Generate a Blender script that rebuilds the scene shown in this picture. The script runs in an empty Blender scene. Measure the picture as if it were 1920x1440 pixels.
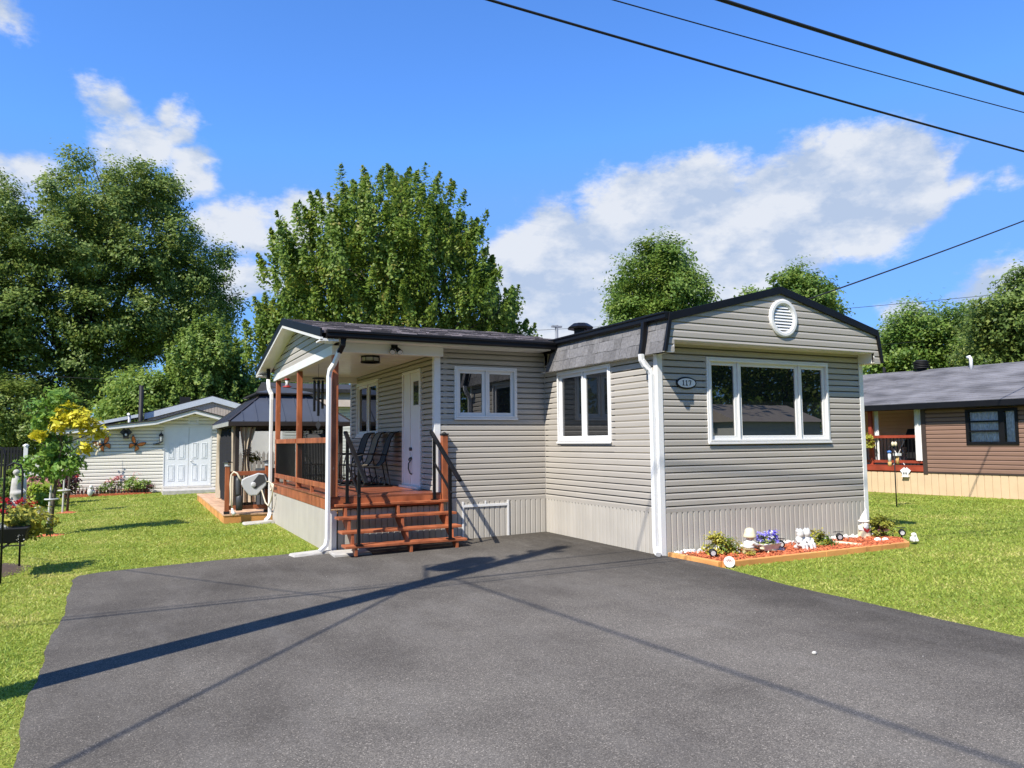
import bpy, math, random
import numpy as np
from mathutils import Vector, Matrix, Euler
random.seed(7); RNG = np.random.default_rng(11)
S = bpy.context.scene
C = S.collection
R = math.radians

# ------------------------------------------------------------------ camera, sky, sun, exposure
cam_d = bpy.data.cameras.new('camera'); cam = bpy.data.objects.new('camera', cam_d); C.objects.link(cam)
cam_d.sensor_width = 36.0; cam_d.lens = 26.43; cam_d.clip_start = 0.05; cam_d.clip_end = 2000
cam.matrix_world = Matrix(((0.89484, -0.02564, -0.44565, -6.5988),
                           (-0.44629, -0.07260, -0.89194, -8.5826),
                           (-0.00949, 0.99703, -0.07640, 1.62),
                           (0, 0, 0, 1)))
S.camera = cam
SUN = Vector((-2.08, -1.09, 2.62)).normalized()          # towards the sun
sun_d = bpy.data.lights.new('sun', 'SUN'); sun = bpy.data.objects.new('sun', sun_d); C.objects.link(sun)
sun_d.energy = 4.6; sun_d.angle = R(0.53); sun_d.color = (1.0, 0.94, 0.84)
sun.rotation_euler = SUN.to_track_quat('Z', 'Y').to_euler()
S.view_settings.view_transform = 'Standard'; S.view_settings.look = 'None'
S.view_settings.gamma = 1.0; S.view_settings.exposure = 0.74; S.view_settings.use_curve_mapping = False
S.render.engine = 'CYCLES'
S.cycles.use_denoising = True
S.cycles.max_bounces = 8; S.cycles.transparent_max_bounces = 16
SKY_STRENGTH = 0.108

W = bpy.data.worlds.new('World'); S.world = W; W.use_nodes = True
nt = W.node_tree; nt.nodes.clear()
def N(t, **k):
    n = nt.nodes.new(t)
    for a, b in k.items(): setattr(n, a, b)
    return n
def L(a, b): nt.links.new(a, b)
def math_n(op, a, b=None, clamp=False):
    n = N('ShaderNodeMath', operation=op, use_clamp=clamp)
    for i, v in enumerate((a, b)):
        if v is None: continue
        if hasattr(v, 'links'): L(v, n.inputs[i])
        else: n.inputs[i].default_value = v
    return n.outputs[0]
sky = N('ShaderNodeTexSky', sky_type='NISHITA', sun_disc=False, altitude=200, air_density=1.0, dust_density=0.15, ozone_density=2.5)
sky.sun_elevation = math.asin(SUN.z); sky.sun_rotation = math.atan2(SUN.x, SUN.y)
hs = N('ShaderNodeHueSaturation'); hs.inputs['Saturation'].default_value = 1.08; hs.inputs['Value'].default_value = 1.0
hs.inputs['Hue'].default_value = 0.505
L(sky.outputs[0], hs.inputs['Color'])
tint = N('ShaderNodeMix', data_type='RGBA', blend_type='MULTIPLY'); tint.inputs['Factor'].default_value = 1.0
L(hs.outputs[0], tint.inputs[6]); tint.inputs[7].default_value = (.76, 1.18, 1.62, 1)
tc = N('ShaderNodeTexCoord'); D_ = tc.outputs['Generated']
def noise(scale, detail, rough=0.6, vec=None, off=(0, 0, 0)):
    m = N('ShaderNodeMapping'); L(vec or D_, m.inputs['Vector']); m.inputs['Location'].default_value = off
    m.inputs['Scale'].default_value = (1, 1, 1.9)
    n = N('ShaderNodeTexNoise'); L(m.outputs[0], n.inputs['Vector'])
    n.inputs['Scale'].default_value = scale; n.inputs['Detail'].default_value = detail; n.inputs['Roughness'].default_value = rough
    return n.outputs['Fac']
# cumulus banks: centre direction, angular radius, weight
PUFFS = [((0.467, 0.869, 0.175), .085, 1), ((0.449, 0.864, 0.215), .075, 1), ((0.492, 0.826, 0.245), .085, 1), ((0.542, 0.788, 0.255), .095, 1), ((0.585, 0.751, 0.285), .085, 1),
         ((0.612, 0.720, 0.305), .065, 1), ((0.637, 0.716, 0.274), .095, 1), ((0.686, 0.665, 0.276), .085, 1), ((0.731, 0.618, 0.291), .085, 1), ((0.755, 0.575, 0.312), .075, 1),
         ((0.770, 0.550, 0.312), .065, 1), ((0.785, 0.552, 0.286), .065, 1), ((0.754, 0.600, 0.264), .075, 1), ((0.711, 0.657, 0.245), .075, 1), ((0.655, 0.719, 0.230), .085, 1), ((0.577, 0.781, 0.215), .10, 1),
         ((0.511, 0.832, 0.195), .10, 1), ((0.815, 0.505, 0.287), .032, .55), ((0.840, 0.48, 0.29), .026, .4), ((0.855, 0.493, 0.150), .065, 1), ((0.875, 0.465, 0.155), .05, .9), ((0.802, 0.578, 0.140), .045, 1), ((0.62, 0.76, 0.16), .05, .8), ((0.50, 0.85, 0.135), .05, .8),
         ((0.018, 0.917, 0.385), .026, .55), ((0.030, 0.925, 0.365), .034, .58), ((0.052, 0.936, 0.345), .040, .60), ((0.058, 0.941, 0.318), .042, .65), ((0.005, 0.93, 0.35), .05, .65), ((-0.035, 0.926, 0.37), .045, .55), ((-0.02, 0.94, 0.335), .05, .55),
         ((-0.123, 0.945, 0.297), .05, .5), ((-0.15, 0.94, 0.28), .055, .5), ((0.12, 0.959, 0.252), .055, .65), ((0.085, 0.962, 0.255), .045, .6), ((0.16, 0.955, 0.235), .045, .6), ((0.176, 0.947, 0.268), .045, .6), ((-0.135, 0.89, 0.435), .038, .55), ((0.13, 0.965, 0.20), .06, .7)]
fine = noise(11.0, 12, .66); fine_s = noise(11.0, 8, .60, off=(.012, .035, -.075)); fine_c = noise(11.0, 8, .60)
acc = None
warp = N('ShaderNodeVectorMath', operation='SCALE'); 
nwt = N('ShaderNodeTexNoise'); nwt.inputs['Scale'].default_value = 9; nwt.inputs['Detail'].default_value = 6; L(D_, nwt.inputs['Vector'])
sub = N('ShaderNodeVectorMath', operation='SUBTRACT'); L(nwt.outputs['Color'], sub.inputs[0]); sub.inputs[1].default_value = (.5, .5, .5)
L(sub.outputs[0], warp.inputs[0]); warp.inputs['Scale'].default_value = 0.10
wadd = N('ShaderNodeVectorMath', operation='ADD'); L(D_, wadd.inputs[0]); L(warp.outputs[0], wadd.inputs[1]); DW = wadd.outputs[0]
for c, r, w in PUFFS:
    c = Vector(c).normalized()
    d = N('ShaderNodeVectorMath', operation='DISTANCE'); L(DW, d.inputs[0]); d.inputs[1].default_value = c
    f = math_n('MULTIPLY', math_n('SUBTRACT', 1.0, math_n('DIVIDE', d.outputs['Value'], r * 1.02)), w * 1.0)
    acc = f if acc is None else math_n('MAXIMUM', acc, f)
acc = math_n('MAXIMUM', acc, -0.35)
sep = N('ShaderNodeSeparateXYZ'); L(D_, sep.inputs[0]); ZD = sep.outputs['Z']
# ordinary scattered fair-weather cloud everywhere else
bank = math_n('SUBTRACT', noise(2.3, 5, .55, off=(5.2, 1.7, 0.4)), 0.76)
bank = math_n('MULTIPLY', bank, 1.5)
acc = math_n('MAXIMUM', acc, bank)
field = math_n('ADD', acc, math_n('MULTIPLY', math_n('SUBTRACT', fine, 0.5), 1.25))
alpha_r = N('ShaderNodeMapRange', interpolation_type='SMOOTHSTEP'); L(field, alpha_r.inputs['Value'])
alpha_r.inputs['From Min'].default_value = 0.06; alpha_r.inputs['From Max'].default_value = 0.44
alpha = math_n('MULTIPLY', alpha_r.outputs[0], 0.88)
# soft relief inside the cloud: lit tops, greyer folds
lit = N('ShaderNodeValToRGB')
relief = math_n('ADD', math_n('MULTIPLY', math_n('SUBTRACT', fine_c, fine_s), 1.5), math_n('ADD', math_n('MULTIPLY', noise(5.0, 5, .6, off=(.6, .3, .25)), 0.6), 0.2))
L(relief, lit.inputs[0])
lit.color_ramp.elements[0].position = .30; lit.color_ramp.elements[0].color = (2.9, 3.4, 4.2, 1)
lit.color_ramp.elements[1].position = .68; lit.color_ramp.elements[1].color = (4.75, 4.85, 4.95, 1)
mix = N('ShaderNodeMix', data_type='RGBA'); L(alpha, mix.inputs['Factor']); cap = N('ShaderNodeMix', data_type='RGBA', blend_type='DARKEN'); cap.inputs['Factor'].default_value = .8
L(tint.outputs[2], cap.inputs[6]); cap.inputs[7].default_value = (1.05, 2.4, 5.7, 1)
L(cap.outputs[2], mix.inputs[6]); L(lit.outputs[0], mix.inputs[7])
bg = N('ShaderNodeBackground'); bg.inputs['Strength'].default_value = SKY_STRENGTH; L(mix.outputs[2], bg.inputs['Color'])
wo = N('ShaderNodeOutputWorld'); L(bg.outputs[0], wo.inputs['Surface'])

# ------------------------------------------------------------------ materials
def newmat(name):
    m = bpy.data.materials.new(name); m.use_nodes = True; t = m.node_tree; t.nodes.clear()
    o = t.nodes.new('ShaderNodeOutputMaterial'); return m, t, o
def nd(t, typ, **k):
    n = t.nodes.new(typ)
    for a, b in k.items():
        if a in n.inputs.keys(): n.inputs[a].default_value = b
        else: setattr(n, a, b)
    return n
def lerp(c, k): return tuple(max(0, min(1, x * k)) for x in c[:3]) + (1,)
def pm(name, col, rough=.55, var=.12, scale=6.0, bump=.0, bscale=60., metallic=0., spec=.4, stretch=(1, 1, 1), col2=None, per_obj=0., detail=5):
    """Principled with a two-tone noise on object coordinates, optional fine bump and per-object tint."""
    m, t, o = newmat(name)
    p = nd(t, 'ShaderNodeBsdfPrincipled'); p.inputs['Roughness'].default_value = rough; p.inputs['Metallic'].default_value = metallic
    p.inputs['Specular IOR Level'].default_value = spec
    tc = nd(t, 'ShaderNodeTexCoord'); mp = nd(t, 'ShaderNodeMapping'); mp.inputs['Scale'].default_value = stretch
    g = nd(t, 'ShaderNodeNewGeometry')
    t.links.new(g.outputs['Position'], mp.inputs['Vector'])
    n = nd(t, 'ShaderNodeTexNoise'); n.inputs['Scale'].default_value = scale; n.inputs['Detail'].default_value = detail
    t.links.new(mp.outputs[0], n.inputs['Vector'])
    r = nd(t, 'ShaderNodeValToRGB'); r.color_ramp.elements[0].position = .3; r.color_ramp.elements[1].position = .7
    r.color_ramp.elements[0].color = lerp(col, 1 - var); r.color_ramp.elements[1].color = lerp(col2 or col, 1 + var)
    t.links.new(n.outputs['Fac'], r.inputs[0]); src = r.outputs[0]
    if per_obj:
        oi = nd(t, 'ShaderNodeObjectInfo'); h = nd(t, 'ShaderNodeHueSaturation')
        mr = nd(t, 'ShaderNodeMapRange'); mr.inputs['To Min'].default_value = 1 - per_obj; mr.inputs['To Max'].default_value = 1 + per_obj
        t.links.new(oi.outputs['Random'], mr.inputs[0]); t.links.new(mr.outputs[0], h.inputs['Value']); t.links.new(src, h.inputs['Color']); src = h.outputs[0]
    t.links.new(src, p.inputs['Base Color'])
    if bump:
        b = nd(t, 'ShaderNodeBump'); b.inputs['Strength'].default_value = bump; b.inputs['Distance'].default_value = .01
        n2 = nd(t, 'ShaderNodeTexNoise'); n2.inputs['Scale'].default_value = bscale; n2.inputs['Detail'].default_value = 4
        t.links.new(mp.outputs[0], n2.inputs['Vector']); t.links.new(n2.outputs['Fac'], b.inputs['Height']); t.links.new(b.outputs[0], p.inputs['Normal'])
    t.links.new(p.outputs[0], o.inputs['Surface'])
    return m
def add_flecks(m, col, amount=.5, scale=16., lo=.66):
    t = m.node_tree; p = next(n for n in t.nodes if n.type == 'BSDF_PRINCIPLED'); src = p.inputs['Base Color'].links[0].from_socket
    g = nd(t, 'ShaderNodeNewGeometry'); mp = nd(t, 'ShaderNodeMapping'); mp.inputs['Scale'].default_value = (1, 1, .45); t.links.new(g.outputs['Position'], mp.inputs['Vector'])
    n = nd(t, 'ShaderNodeTexNoise'); n.inputs['Scale'].default_value = scale; n.inputs['Detail'].default_value = 6; n.inputs['Roughness'].default_value = .65; t.links.new(mp.outputs[0], n.inputs['Vector'])
    r = nd(t, 'ShaderNodeMapRange'); r.inputs['From Min'].default_value = lo; r.inputs['From Max'].default_value = lo + .06; r.inputs['To Max'].default_value = amount; t.links.new(n.outputs['Fac'], r.inputs[0])
    x = nd(t, 'ShaderNodeMix', data_type='RGBA'); t.links.new(r.outputs[0], x.inputs['Factor']); t.links.new(src, x.inputs[6]); x.inputs[7].default_value = tuple(col) + (1,); t.links.new(x.outputs[2], p.inputs['Base Color'])
def leafmat(name, stops, trans=.35, rough=.5, nscale=1.3):
    m, t, o = newmat(name)
    at = nd(t, 'ShaderNodeAttribute', attribute_name='rnd'); r = nd(t, 'ShaderNodeValToRGB')
    g = nd(t, 'ShaderNodeNewGeometry')
    n = nd(t, 'ShaderNodeTexNoise'); n.inputs['Scale'].default_value = nscale; n.inputs['Detail'].default_value = 3
    t.links.new(g.outputs['Position'], n.inputs['Vector'])
    a = nd(t, 'ShaderNodeMath', operation='MULTIPLY'); t.links.new(at.outputs['Fac'], a.inputs[0]); a.inputs[1].default_value = .55
    b = nd(t, 'ShaderNodeMath', operation='MULTIPLY_ADD'); t.links.new(n.outputs['Fac'], b.inputs[0]); b.inputs[1].default_value = 1.1; b.inputs[2].default_value = -.32
    s = nd(t, 'ShaderNodeMath', operation='ADD'); t.links.new(a.outputs[0], s.inputs[0]); t.links.new(b.outputs[0], s.inputs[1])
    t.links.new(s.outputs[0], r.inputs[0])
    els = r.color_ramp.elements
    while len(els) < len(stops): els.new(.5)
    for e, (p_, c) in zip(els, stops): e.position = p_; e.color = tuple(c) + (1,)
    p = nd(t, 'ShaderNodeBsdfPrincipled'); p.inputs['Roughness'].default_value = rough; p.inputs['Specular IOR Level'].default_value = .35
    tr = nd(t, 'ShaderNodeBsdfTranslucent'); mx = nd(t, 'ShaderNodeMixShader'); mx.inputs[0].default_value = trans
    t.links.new(r.outputs[0], p.inputs['Base Color']); 
    h = nd(t, 'ShaderNodeHueSaturation'); h.inputs['Value'].default_value = 1.25; h.inputs['Hue'].default_value = .485
    t.links.new(r.outputs[0], h.inputs['Color']); t.links.new(h.outputs[0], tr.inputs['Color'])
    t.links.new(p.outputs[0], mx.inputs[1]); t.links.new(tr.outputs[0], mx.inputs[2]); t.links.new(mx.outputs[0], o.inputs['Surface'])
    return m
def asphalt():
    m, t, o = newmat('asphalt')
    g = nd(t, 'ShaderNodeNewGeometry'); P = g.outputs['Position']
    def nz(sc, de=5, ro=.6):
        n = nd(t, 'ShaderNodeTexNoise'); n.inputs['Scale'].default_value = sc; n.inputs['Detail'].default_value = de; n.inputs['Roughness'].default_value = ro
        t.links.new(P, n.inputs['Vector']); return n.outputs['Fac']
    def ramp(f, s):
        r = nd(t, 'ShaderNodeValToRGB')
        while len(r.color_ramp.elements) < len(s): r.color_ramp.elements.new(.5)
        for e, (p_, c) in zip(r.color_ramp.elements, s): e.position = p_; e.color = tuple(c) + (1,)
        t.links.new(f, r.inputs[0]); return r.outputs[0]
    base = ramp(nz(.5, 7, .65), [(.32, (.078, .070, .061)), (.5, (.114, .103, .089)), (.70, (.152, .138, .119))])
    v = nd(t, 'ShaderNodeTexVoronoi'); v.inputs['Scale'].default_value = 175; t.links.new(P, v.inputs['Vector'])
    hsv = nd(t, 'ShaderNodeSeparateColor'); t.links.new(v.outputs['Color'], hsv.inputs[0])
    stone = ramp(hsv.outputs[0], [(.0, (.50, .50, .50)), (.45, (.80, .80, .80)), (.75, (1.05, 1.04, 1.03)), (.95, (1.35, 1.33, 1.30)), (.992, (2.4, 2.35, 2.3))])
    mm = nd(t, 'ShaderNodeMix', data_type='RGBA', blend_type='MULTIPLY'); mm.inputs['Factor'].default_value = 1.0
    t.links.new(base, mm.inputs[6]); t.links.new(stone, mm.inputs[7])
    # paler zone towards the near right of the drive, broken by noise
    ds = nd(t, 'ShaderNodeVectorMath', operation='DISTANCE'); t.links.new(P, ds.inputs[0]); ds.inputs[1].default_value = (-2.2, -5.0, 0)
    wn = nd(t, 'ShaderNodeMath', operation='MULTIPLY_ADD'); t.links.new(nz(.45, 4), wn.inputs[0]); wn.inputs[1].default_value = 6.0; t.links.new(ds.outputs['Value'], wn.inputs[2])
    wr_ = nd(t, 'ShaderNodeMapRange', interpolation_type='SMOOTHSTEP'); t.links.new(wn.outputs[0], wr_.inputs[0]); wr_.inputs['From Min'].default_value = 4.5; wr_.inputs['From Max'].default_value = 9.5; wr_.inputs['To Min'].default_value = 1.3; wr_.inputs['To Max'].default_value = .92
    # darker towards the right-hand edge by lawn and house, broken by noise
    sx = nd(t, 'ShaderNodeSeparateXYZ'); t.links.new(P, sx.inputs[0])
    bn = nd(t, 'ShaderNodeMath', operation='MULTIPLY_ADD'); t.links.new(nz(1.1, 6, .7), bn.inputs[0]); bn.inputs[1].default_value = 1.6; t.links.new(sx.outputs['X'], bn.inputs[2])
    br = nd(t, 'ShaderNodeMapRange', interpolation_type='SMOOTHSTEP'); t.links.new(bn.outputs[0], br.inputs[0]); br.inputs['From Min'].default_value = -.9; br.inputs['From Max'].default_value = .55; br.inputs['To Min'].default_value = 1.0; br.inputs['To Max'].default_value = .62
    bk = nd(t, 'ShaderNodeMath', operation='MULTIPLY'); t.links.new(br.outputs[0], bk.inputs[0]); t.links.new(wr_.outputs[0], bk.inputs[1])
    wm = nd(t, 'ShaderNodeVectorMath', operation='SCALE'); t.links.new(mm.outputs[2], wm.inputs[0]); t.links.new(bk.outputs[0], wm.inputs['Scale'])
    # pale scuffs and dusty streaks
    scf = nd(t, 'ShaderNodeMapping'); scf.inputs['Scale'].default_value = (1.2, .35, 1); scf.inputs['Rotation'].default_value = (0, 0, .5); t.links.new(P, scf.inputs['Vector'])
    n = nd(t, 'ShaderNodeTexNoise'); n.inputs['Scale'].default_value = 1.6; n.inputs['Detail'].default_value = 8; n.inputs['Roughness'].default_value = .72; t.links.new(scf.outputs[0], n.inputs['Vector'])
    sc = ramp(n.outputs['Fac'], [(.50, (0, 0, 0)), (.78, (.42, .42, .42))])
    m2 = nd(t, 'ShaderNodeMix', data_type='RGBA'); t.links.new(sc, m2.inputs['Factor']); t.links.new(wm.outputs[0], m2.inputs[6]); m2.inputs[7].default_value = (.19, .175, .157, 1)
    p = nd(t, 'ShaderNodeBsdfPrincipled'); p.inputs['Roughness'].default_value = .88; p.inputs['Specular IOR Level'].default_value = .12
    t.links.new(m2.outputs[2], p.inputs['Base Color'])
    b = nd(t, 'ShaderNodeBump'); b.inputs['Strength'].default_value = .35; b.inputs['Distance'].default_value = .004
    t.links.new(v.outputs['Distance'], b.inputs['Height'])
    b2 = nd(t, 'ShaderNodeBump'); b2.inputs['Strength'].default_value = .25; b2.inputs['Distance'].default_value = .03; t.links.new(nz(3.5, 6), b2.inputs['Height']); t.links.new(b.outputs[0], b2.inputs['Normal'])
    t.links.new(b2.outputs[0], p.inputs['Normal']); t.links.new(p.outputs[0], o.inputs['Surface']); return m
def soilgrass(name, stops, sc=1.1):
    m, t, o = newmat(name); g = nd(t, 'ShaderNodeNewGeometry')
    n = nd(t, 'ShaderNodeTexNoise'); n.inputs['Scale'].default_value = sc; n.inputs['Detail'].default_value = 8; n.inputs['Roughness'].default_value = .7; t.links.new(g.outputs['Position'], n.inputs['Vector'])
    r = nd(t, 'ShaderNodeValToRGB')
    while len(r.color_ramp.elements) < len(stops): r.color_ramp.elements.new(.5)
    for e, (p_, c) in zip(r.color_ramp.elements, stops): e.position = p_; e.color = tuple(c) + (1,)
    t.links.new(n.outputs['Fac'], r.inputs[0])
    n2 = nd(t, 'ShaderNodeTexNoise'); n2.inputs['Scale'].default_value = 38; n2.inputs['Detail'].default_value = 5; t.links.new(g.outputs['Position'], n2.inputs['Vector'])
    r2 = nd(t, 'ShaderNodeValToRGB'); r2.color_ramp.elements[0].position = .3; r2.color_ramp.elements[0].color = (.55, .6, .5, 1); r2.color_ramp.elements[1].position = .7; r2.color_ramp.elements[1].color = (1.25, 1.25, 1.2, 1)
    t.links.new(n2.outputs['Fac'], r2.inputs[0])
    mm = nd(t, 'ShaderNodeMix', data_type='RGBA', blend_type='MULTIPLY'); mm.inputs['Factor'].default_value = 1; t.links.new(r.outputs[0], mm.inputs[6]); t.links.new(r2.outputs[0], mm.inputs[7])
    p = nd(t, 'ShaderNodeBsdfPrincipled'); p.inputs['Roughness'].default_value = .9; p.inputs['Specular IOR Level'].default_value = .1; t.links.new(mm.outputs[2], p.inputs['Base Color'])
    b = nd(t, 'ShaderNodeBump'); b.inputs['Strength'].default_value = .6; b.inputs['Distance'].default_value = .03; t.links.new(n2.outputs['Fac'], b.inputs['Height']); t.links.new(b.outputs[0], p.inputs['Normal'])
    t.links.new(p.outputs[0], o.inputs['Surface']); return m
def glassmat(name, tint=(.008, .010, .012), f0=.18, see=0.):
    m, t, o = newmat(name)
    gl = nd(t, 'ShaderNodeBsdfGlossy'); gl.inputs['Roughness'].default_value = .004
    fr = nd(t, 'ShaderNodeFresnel'); fr.inputs['IOR'].default_value = 1.0 + 2 * math.sqrt(f0) / (1 - math.sqrt(f0))
    if see: b = nd(t, 'ShaderNodeBsdfTransparent')
    else:
        b = nd(t, 'ShaderNodeBsdfDiffuse'); b.inputs['Color'].default_value = tuple(tint) + (1,)
    mx = nd(t, 'ShaderNodeMixShader'); t.links.new(fr.outputs[0], mx.inputs[0]); t.links.new(b.outputs[0], mx.inputs[1]); t.links.new(gl.outputs[0], mx.inputs[2])
    t.links.new(mx.outputs[0], o.inputs['Surface']); return m
def netmat(name, col, op):
    m, t, o = newmat(name); d = nd(t, 'ShaderNodeBsdfDiffuse'); d.inputs['Color'].default_value = tuple(col) + (1,)
    tr = nd(t, 'ShaderNodeBsdfTransparent'); mx = nd(t, 'ShaderNodeMixShader'); mx.inputs[0].default_value = op
    t.links.new(tr.outputs[0], mx.inputs[1]); t.links.new(d.outputs[0], mx.inputs[2]); t.links.new(mx.outputs[0], o.inputs['Surface']); return m

M = {}
M['siding'] = pm('grey_vinyl', (.392, .362, .318), .45, .07, 1.6, per_obj=.03, spec=.4, bump=.05, bscale=240, stretch=(.25, .25, 1.5))
M['skirt'] = pm('grey_skirting_vinyl', (.43, .40, .35), .5, .06, 2.0, per_obj=.035, spec=.35)
M['skirtbk'] = pm('skirting_backing', (.20, .19, .17), .7)
M['white'] = pm('white_vinyl', (.72, .715, .70), .35, .03, 3.)
M['whitem'] = pm('white_metal', (.74, .74, .73), .3, .05, 4.)
M['soffit'] = pm('white_soffit', (.72, .71, .68), .3, .04, 3., spec=.5)
M['black'] = pm('black_metal', (.006, .006, .007), .42, .2, 5., spec=.28)
M['blackm'] = pm('matt_black', (.009, .009, .010), .65, .2, 8.)
M['shingle'] = pm('charcoal_shingle', (.155, .15, .152), .9, .22, 26., bump=.7, bscale=190, per_obj=.22)
M['roofsh'] = pm('dark_mottled_shingle', (.06, .052, .056), .85, .65, 5.5, bump=.9, bscale=150, col2=(.16, .14, .15))
M['rhroof'] = pm('grey_shingle', (.105, .103, .112), .9, .3, 2.2, bump=.8, bscale=90, stretch=(1, .5, 2), col2=(.145, .142, .152))
M['stain'] = pm('stained_wood', (.27, .075, .030), .48, .3, 3.5, bump=.15, bscale=70, stretch=(1.4, 1.4, .6), per_obj=.10, col2=(.34, .105, .042))
M['deckw'] = pm('deck_board_stain', (.22, .068, .035), .35, .3, 3., bump=.1, bscale=60, per_obj=.15)
M['deck2w'] = pm('worn_deck_board', (.60, .38, .24), .6, .28, 4., bump=.15, bscale=50, per_obj=.12)
M['rawood'] = pm('orange_timber', (.62, .29, .09), .6, .3, 3., bump=.2, bscale=60, stretch=(.5, .5, 1))
add_flecks(M['stain'], (.62, .42, .28), .7, 14., .67); add_flecks(M['deckw'], (.42, .24, .17), .5, 9., .60); add_flecks(M['rawood'], (.36, .14, .045), .6, 7., .60); add_flecks(M['deck2w'], (.36, .19, .11), .6, 6., .58)
M['glass'] = glassmat('window_glass')
M['glassd'] = glassmat('clear_glass', see=1., f0=.05)
M['doorglass'] = glassmat('door_glass', (.05, .055, .06), .08)
M['sling'] = pm('tan_sling', (.17, .14, .10), .8, .12, 40)
M['slingd'] = pm('charcoal_sling', (.035, .034, .034), .8, .12, 40)
M['chrome'] = pm('brushed_metal', (.45, .45, .44), .3, .1, 6, metallic=.9)
M['grey'] = pm('light_grey_plastic', (.50, .51, .52), .4, .05, 5)
M['dgrey'] = pm('dark_grey_plastic', (.05, .053, .058), .45, .1, 5)
M['hose'] = pm('cream_hose', (.62, .55, .42), .5, .08, 8)
M['conc'] = pm('concrete', (.44, .42, .385), .85, .16, 7., bump=.3, bscale=90)
M['gazroof'] = pm('slate_blue_steel', (.058, .066, .088), .42, .12, 1.5, spec=.5)
M['gazfr'] = pm('dark_bronze', (.030, .024, .022), .5, .15, 4.)
M['gazside'] = pm('greige_metal', (.36, .36, .33), .4, .08, 4.)
M['net'] = netmat('dark_insect_net', (.035, .036, .04), .86)
M['net2'] = netmat('sheer_net', (.06, .06, .065), .24)
M['net3'] = netmat('front_net', (.05, .051, .055), .55)
M['curt'] = pm('beige_canvas', (.40, .335, .25), .85, .1, 7.)
M['curtw'] = pm('white_curtain', (.72, .71, .70), .85, .08, 9.)
M['lace'] = pm('lace_curtain', (.82, .84, .85), .85, .3, 26., detail=8, stretch=(1, 1, .5))
M['picket'] = pm('weathered_picket', (.55, .53, .49), .8, .15, 5., per_obj=.08)
M['shedsid'] = pm('cream_siding', (.76, .72, .63), .55, .05, 3., stretch=(.3, 1, 1.5))
M['shedroof'] = pm('black_shingle', (.03, .03, .033), .9, .3, 9., bump=.5)
M['doorw'] = pm('white_steel_door', (.73, .75, .76), .38, .03, 4.)
M['h2sid'] = pm('taupe_vertical_siding', (.42, .36, .31), .7, .08, 3.)
M['h2trim'] = pm('pale_blue_trim', (.52, .56, .60), .6, .06, 3.)
M['rhsid'] = pm('brown_siding', (.225, .135, .098), .5, .08, 3., stretch=(.3, .3, 1.6))
M['rhskirt'] = pm('tan_skirting', (.60, .44, .28), .6, .05, 3.)
M['rhwood'] = pm('red_stained_wood', (.27, .045, .022), .5, .25, 4.)
M['rhtrim'] = pm('dark_brown_trim', (.05, .035, .03), .5, .1, 4.)
M['butter'] = pm('orange_metal_wing', (.80, .22, .045), .5, .3, 9.)
M['mulch'] = pm('red_mulch', (.36, .09, .04), .85, .4, 30., bump=.8, bscale=60, col2=(.5, .13, .05))
M['chip'] = pm('red_mulch_chip', (.38, .095, .042), .85, .35, 12., col2=(.55, .15, .06))
M['soil'] = pm('dark_soil', (.075, .05, .035), .95, .4, 14., bump=.8, bscale=50)
M['stone'] = pm('white_pebbles', (.72, .70, .66), .7, .2, 30.)
M['figw'] = pm('white_resin', (.70, .68, .64), .55, .1, 22.)
M['figg'] = pm('pale_grey_stone', (.58, .58, .56), .7, .2, 18.)
M['figy'] = pm('cream_resin', (.66, .58, .40), .6, .14, 16.)
M['figt'] = pm('olive_tan_resin', (.42, .34, .17), .6, .2, 14.)
M['skin'] = pm('painted_pink', (.72, .47, .40), .6, .1, 12.)
M['red'] = pm('red_paint', (.42, .03, .03), .5, .15, 8.)
M['bark'] = pm('grey_bark', (.10, .085, .068), .95, .35, 9., bump=.9, bscale=30, stretch=(1, 1, .3))
M['pole'] = pm('creosoted_pole', (.13, .10, .075), .9, .25, 5., bump=.5, stretch=(1, 1, .15))
M['galv'] = pm('galvanised_steel', (.36, .37, .38), .5, .12, 4., metallic=.4)
M['wire'] = pm('black_cable', (.012, .012, .013), .6, .1, 3.)
M['terra'] = pm('terracotta', (.42, .19, .12), .8, .15, 8.)
M['asph'] = asphalt()
M['lawn'] = soilgrass('lawn_ground', [(.25, (.12, .16, .025)), (.45, (.18, .21, .035)), (.6, (.24, .245, .055)), (.75, (.34, .29, .10))])
M['grassb'] = leafmat('grass_blades', [(.10, (.19, .285, .04)), (.42, (.29, .385, .058)), (.70, (.39, .45, .08)), (.97, (.60, .54, .19))], trans=.4, nscale=.8)
M['lf_dark'] = leafmat('dark_maple_leaf', [(0.05, (0.055, 0.1, 0.026)), (0.42, (0.13, 0.205, 0.045)), (0.72, (0.24, 0.315, 0.07)), (1.0, (0.38, 0.41, 0.12))], trans=.46)
M['lf_maple'] = leafmat('bright_maple_leaf', [(0.05, (0.05, 0.11, 0.018)), (0.38, (0.13, 0.22, 0.034)), (0.7, (0.235, 0.33, 0.055)), (0.92, (0.34, 0.32, 0.08)), (1.0, (0.36, 0.2, 0.07))], trans=.46)
M['lf_mid'] = leafmat('round_tree_leaf', [(0.1, (0.065, 0.139, 0.026)), (0.5, (0.146, 0.244, 0.043)), (1.0, (0.293, 0.357, 0.073))], trans=.46)
M['lf_light'] = leafmat('pale_leaf', [(0.1, (0.096, 0.18, 0.036)), (0.5, (0.204, 0.312, 0.06)), (1.0, (0.36, 0.432, 0.108))], trans=.46)
M['lf_yellow'] = leafmat('golden_leaf', [(.1, (.36, .40, .02)), (.45, (.60, .56, .03)), (1., (.78, .68, .10))], trans=.3)
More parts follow.
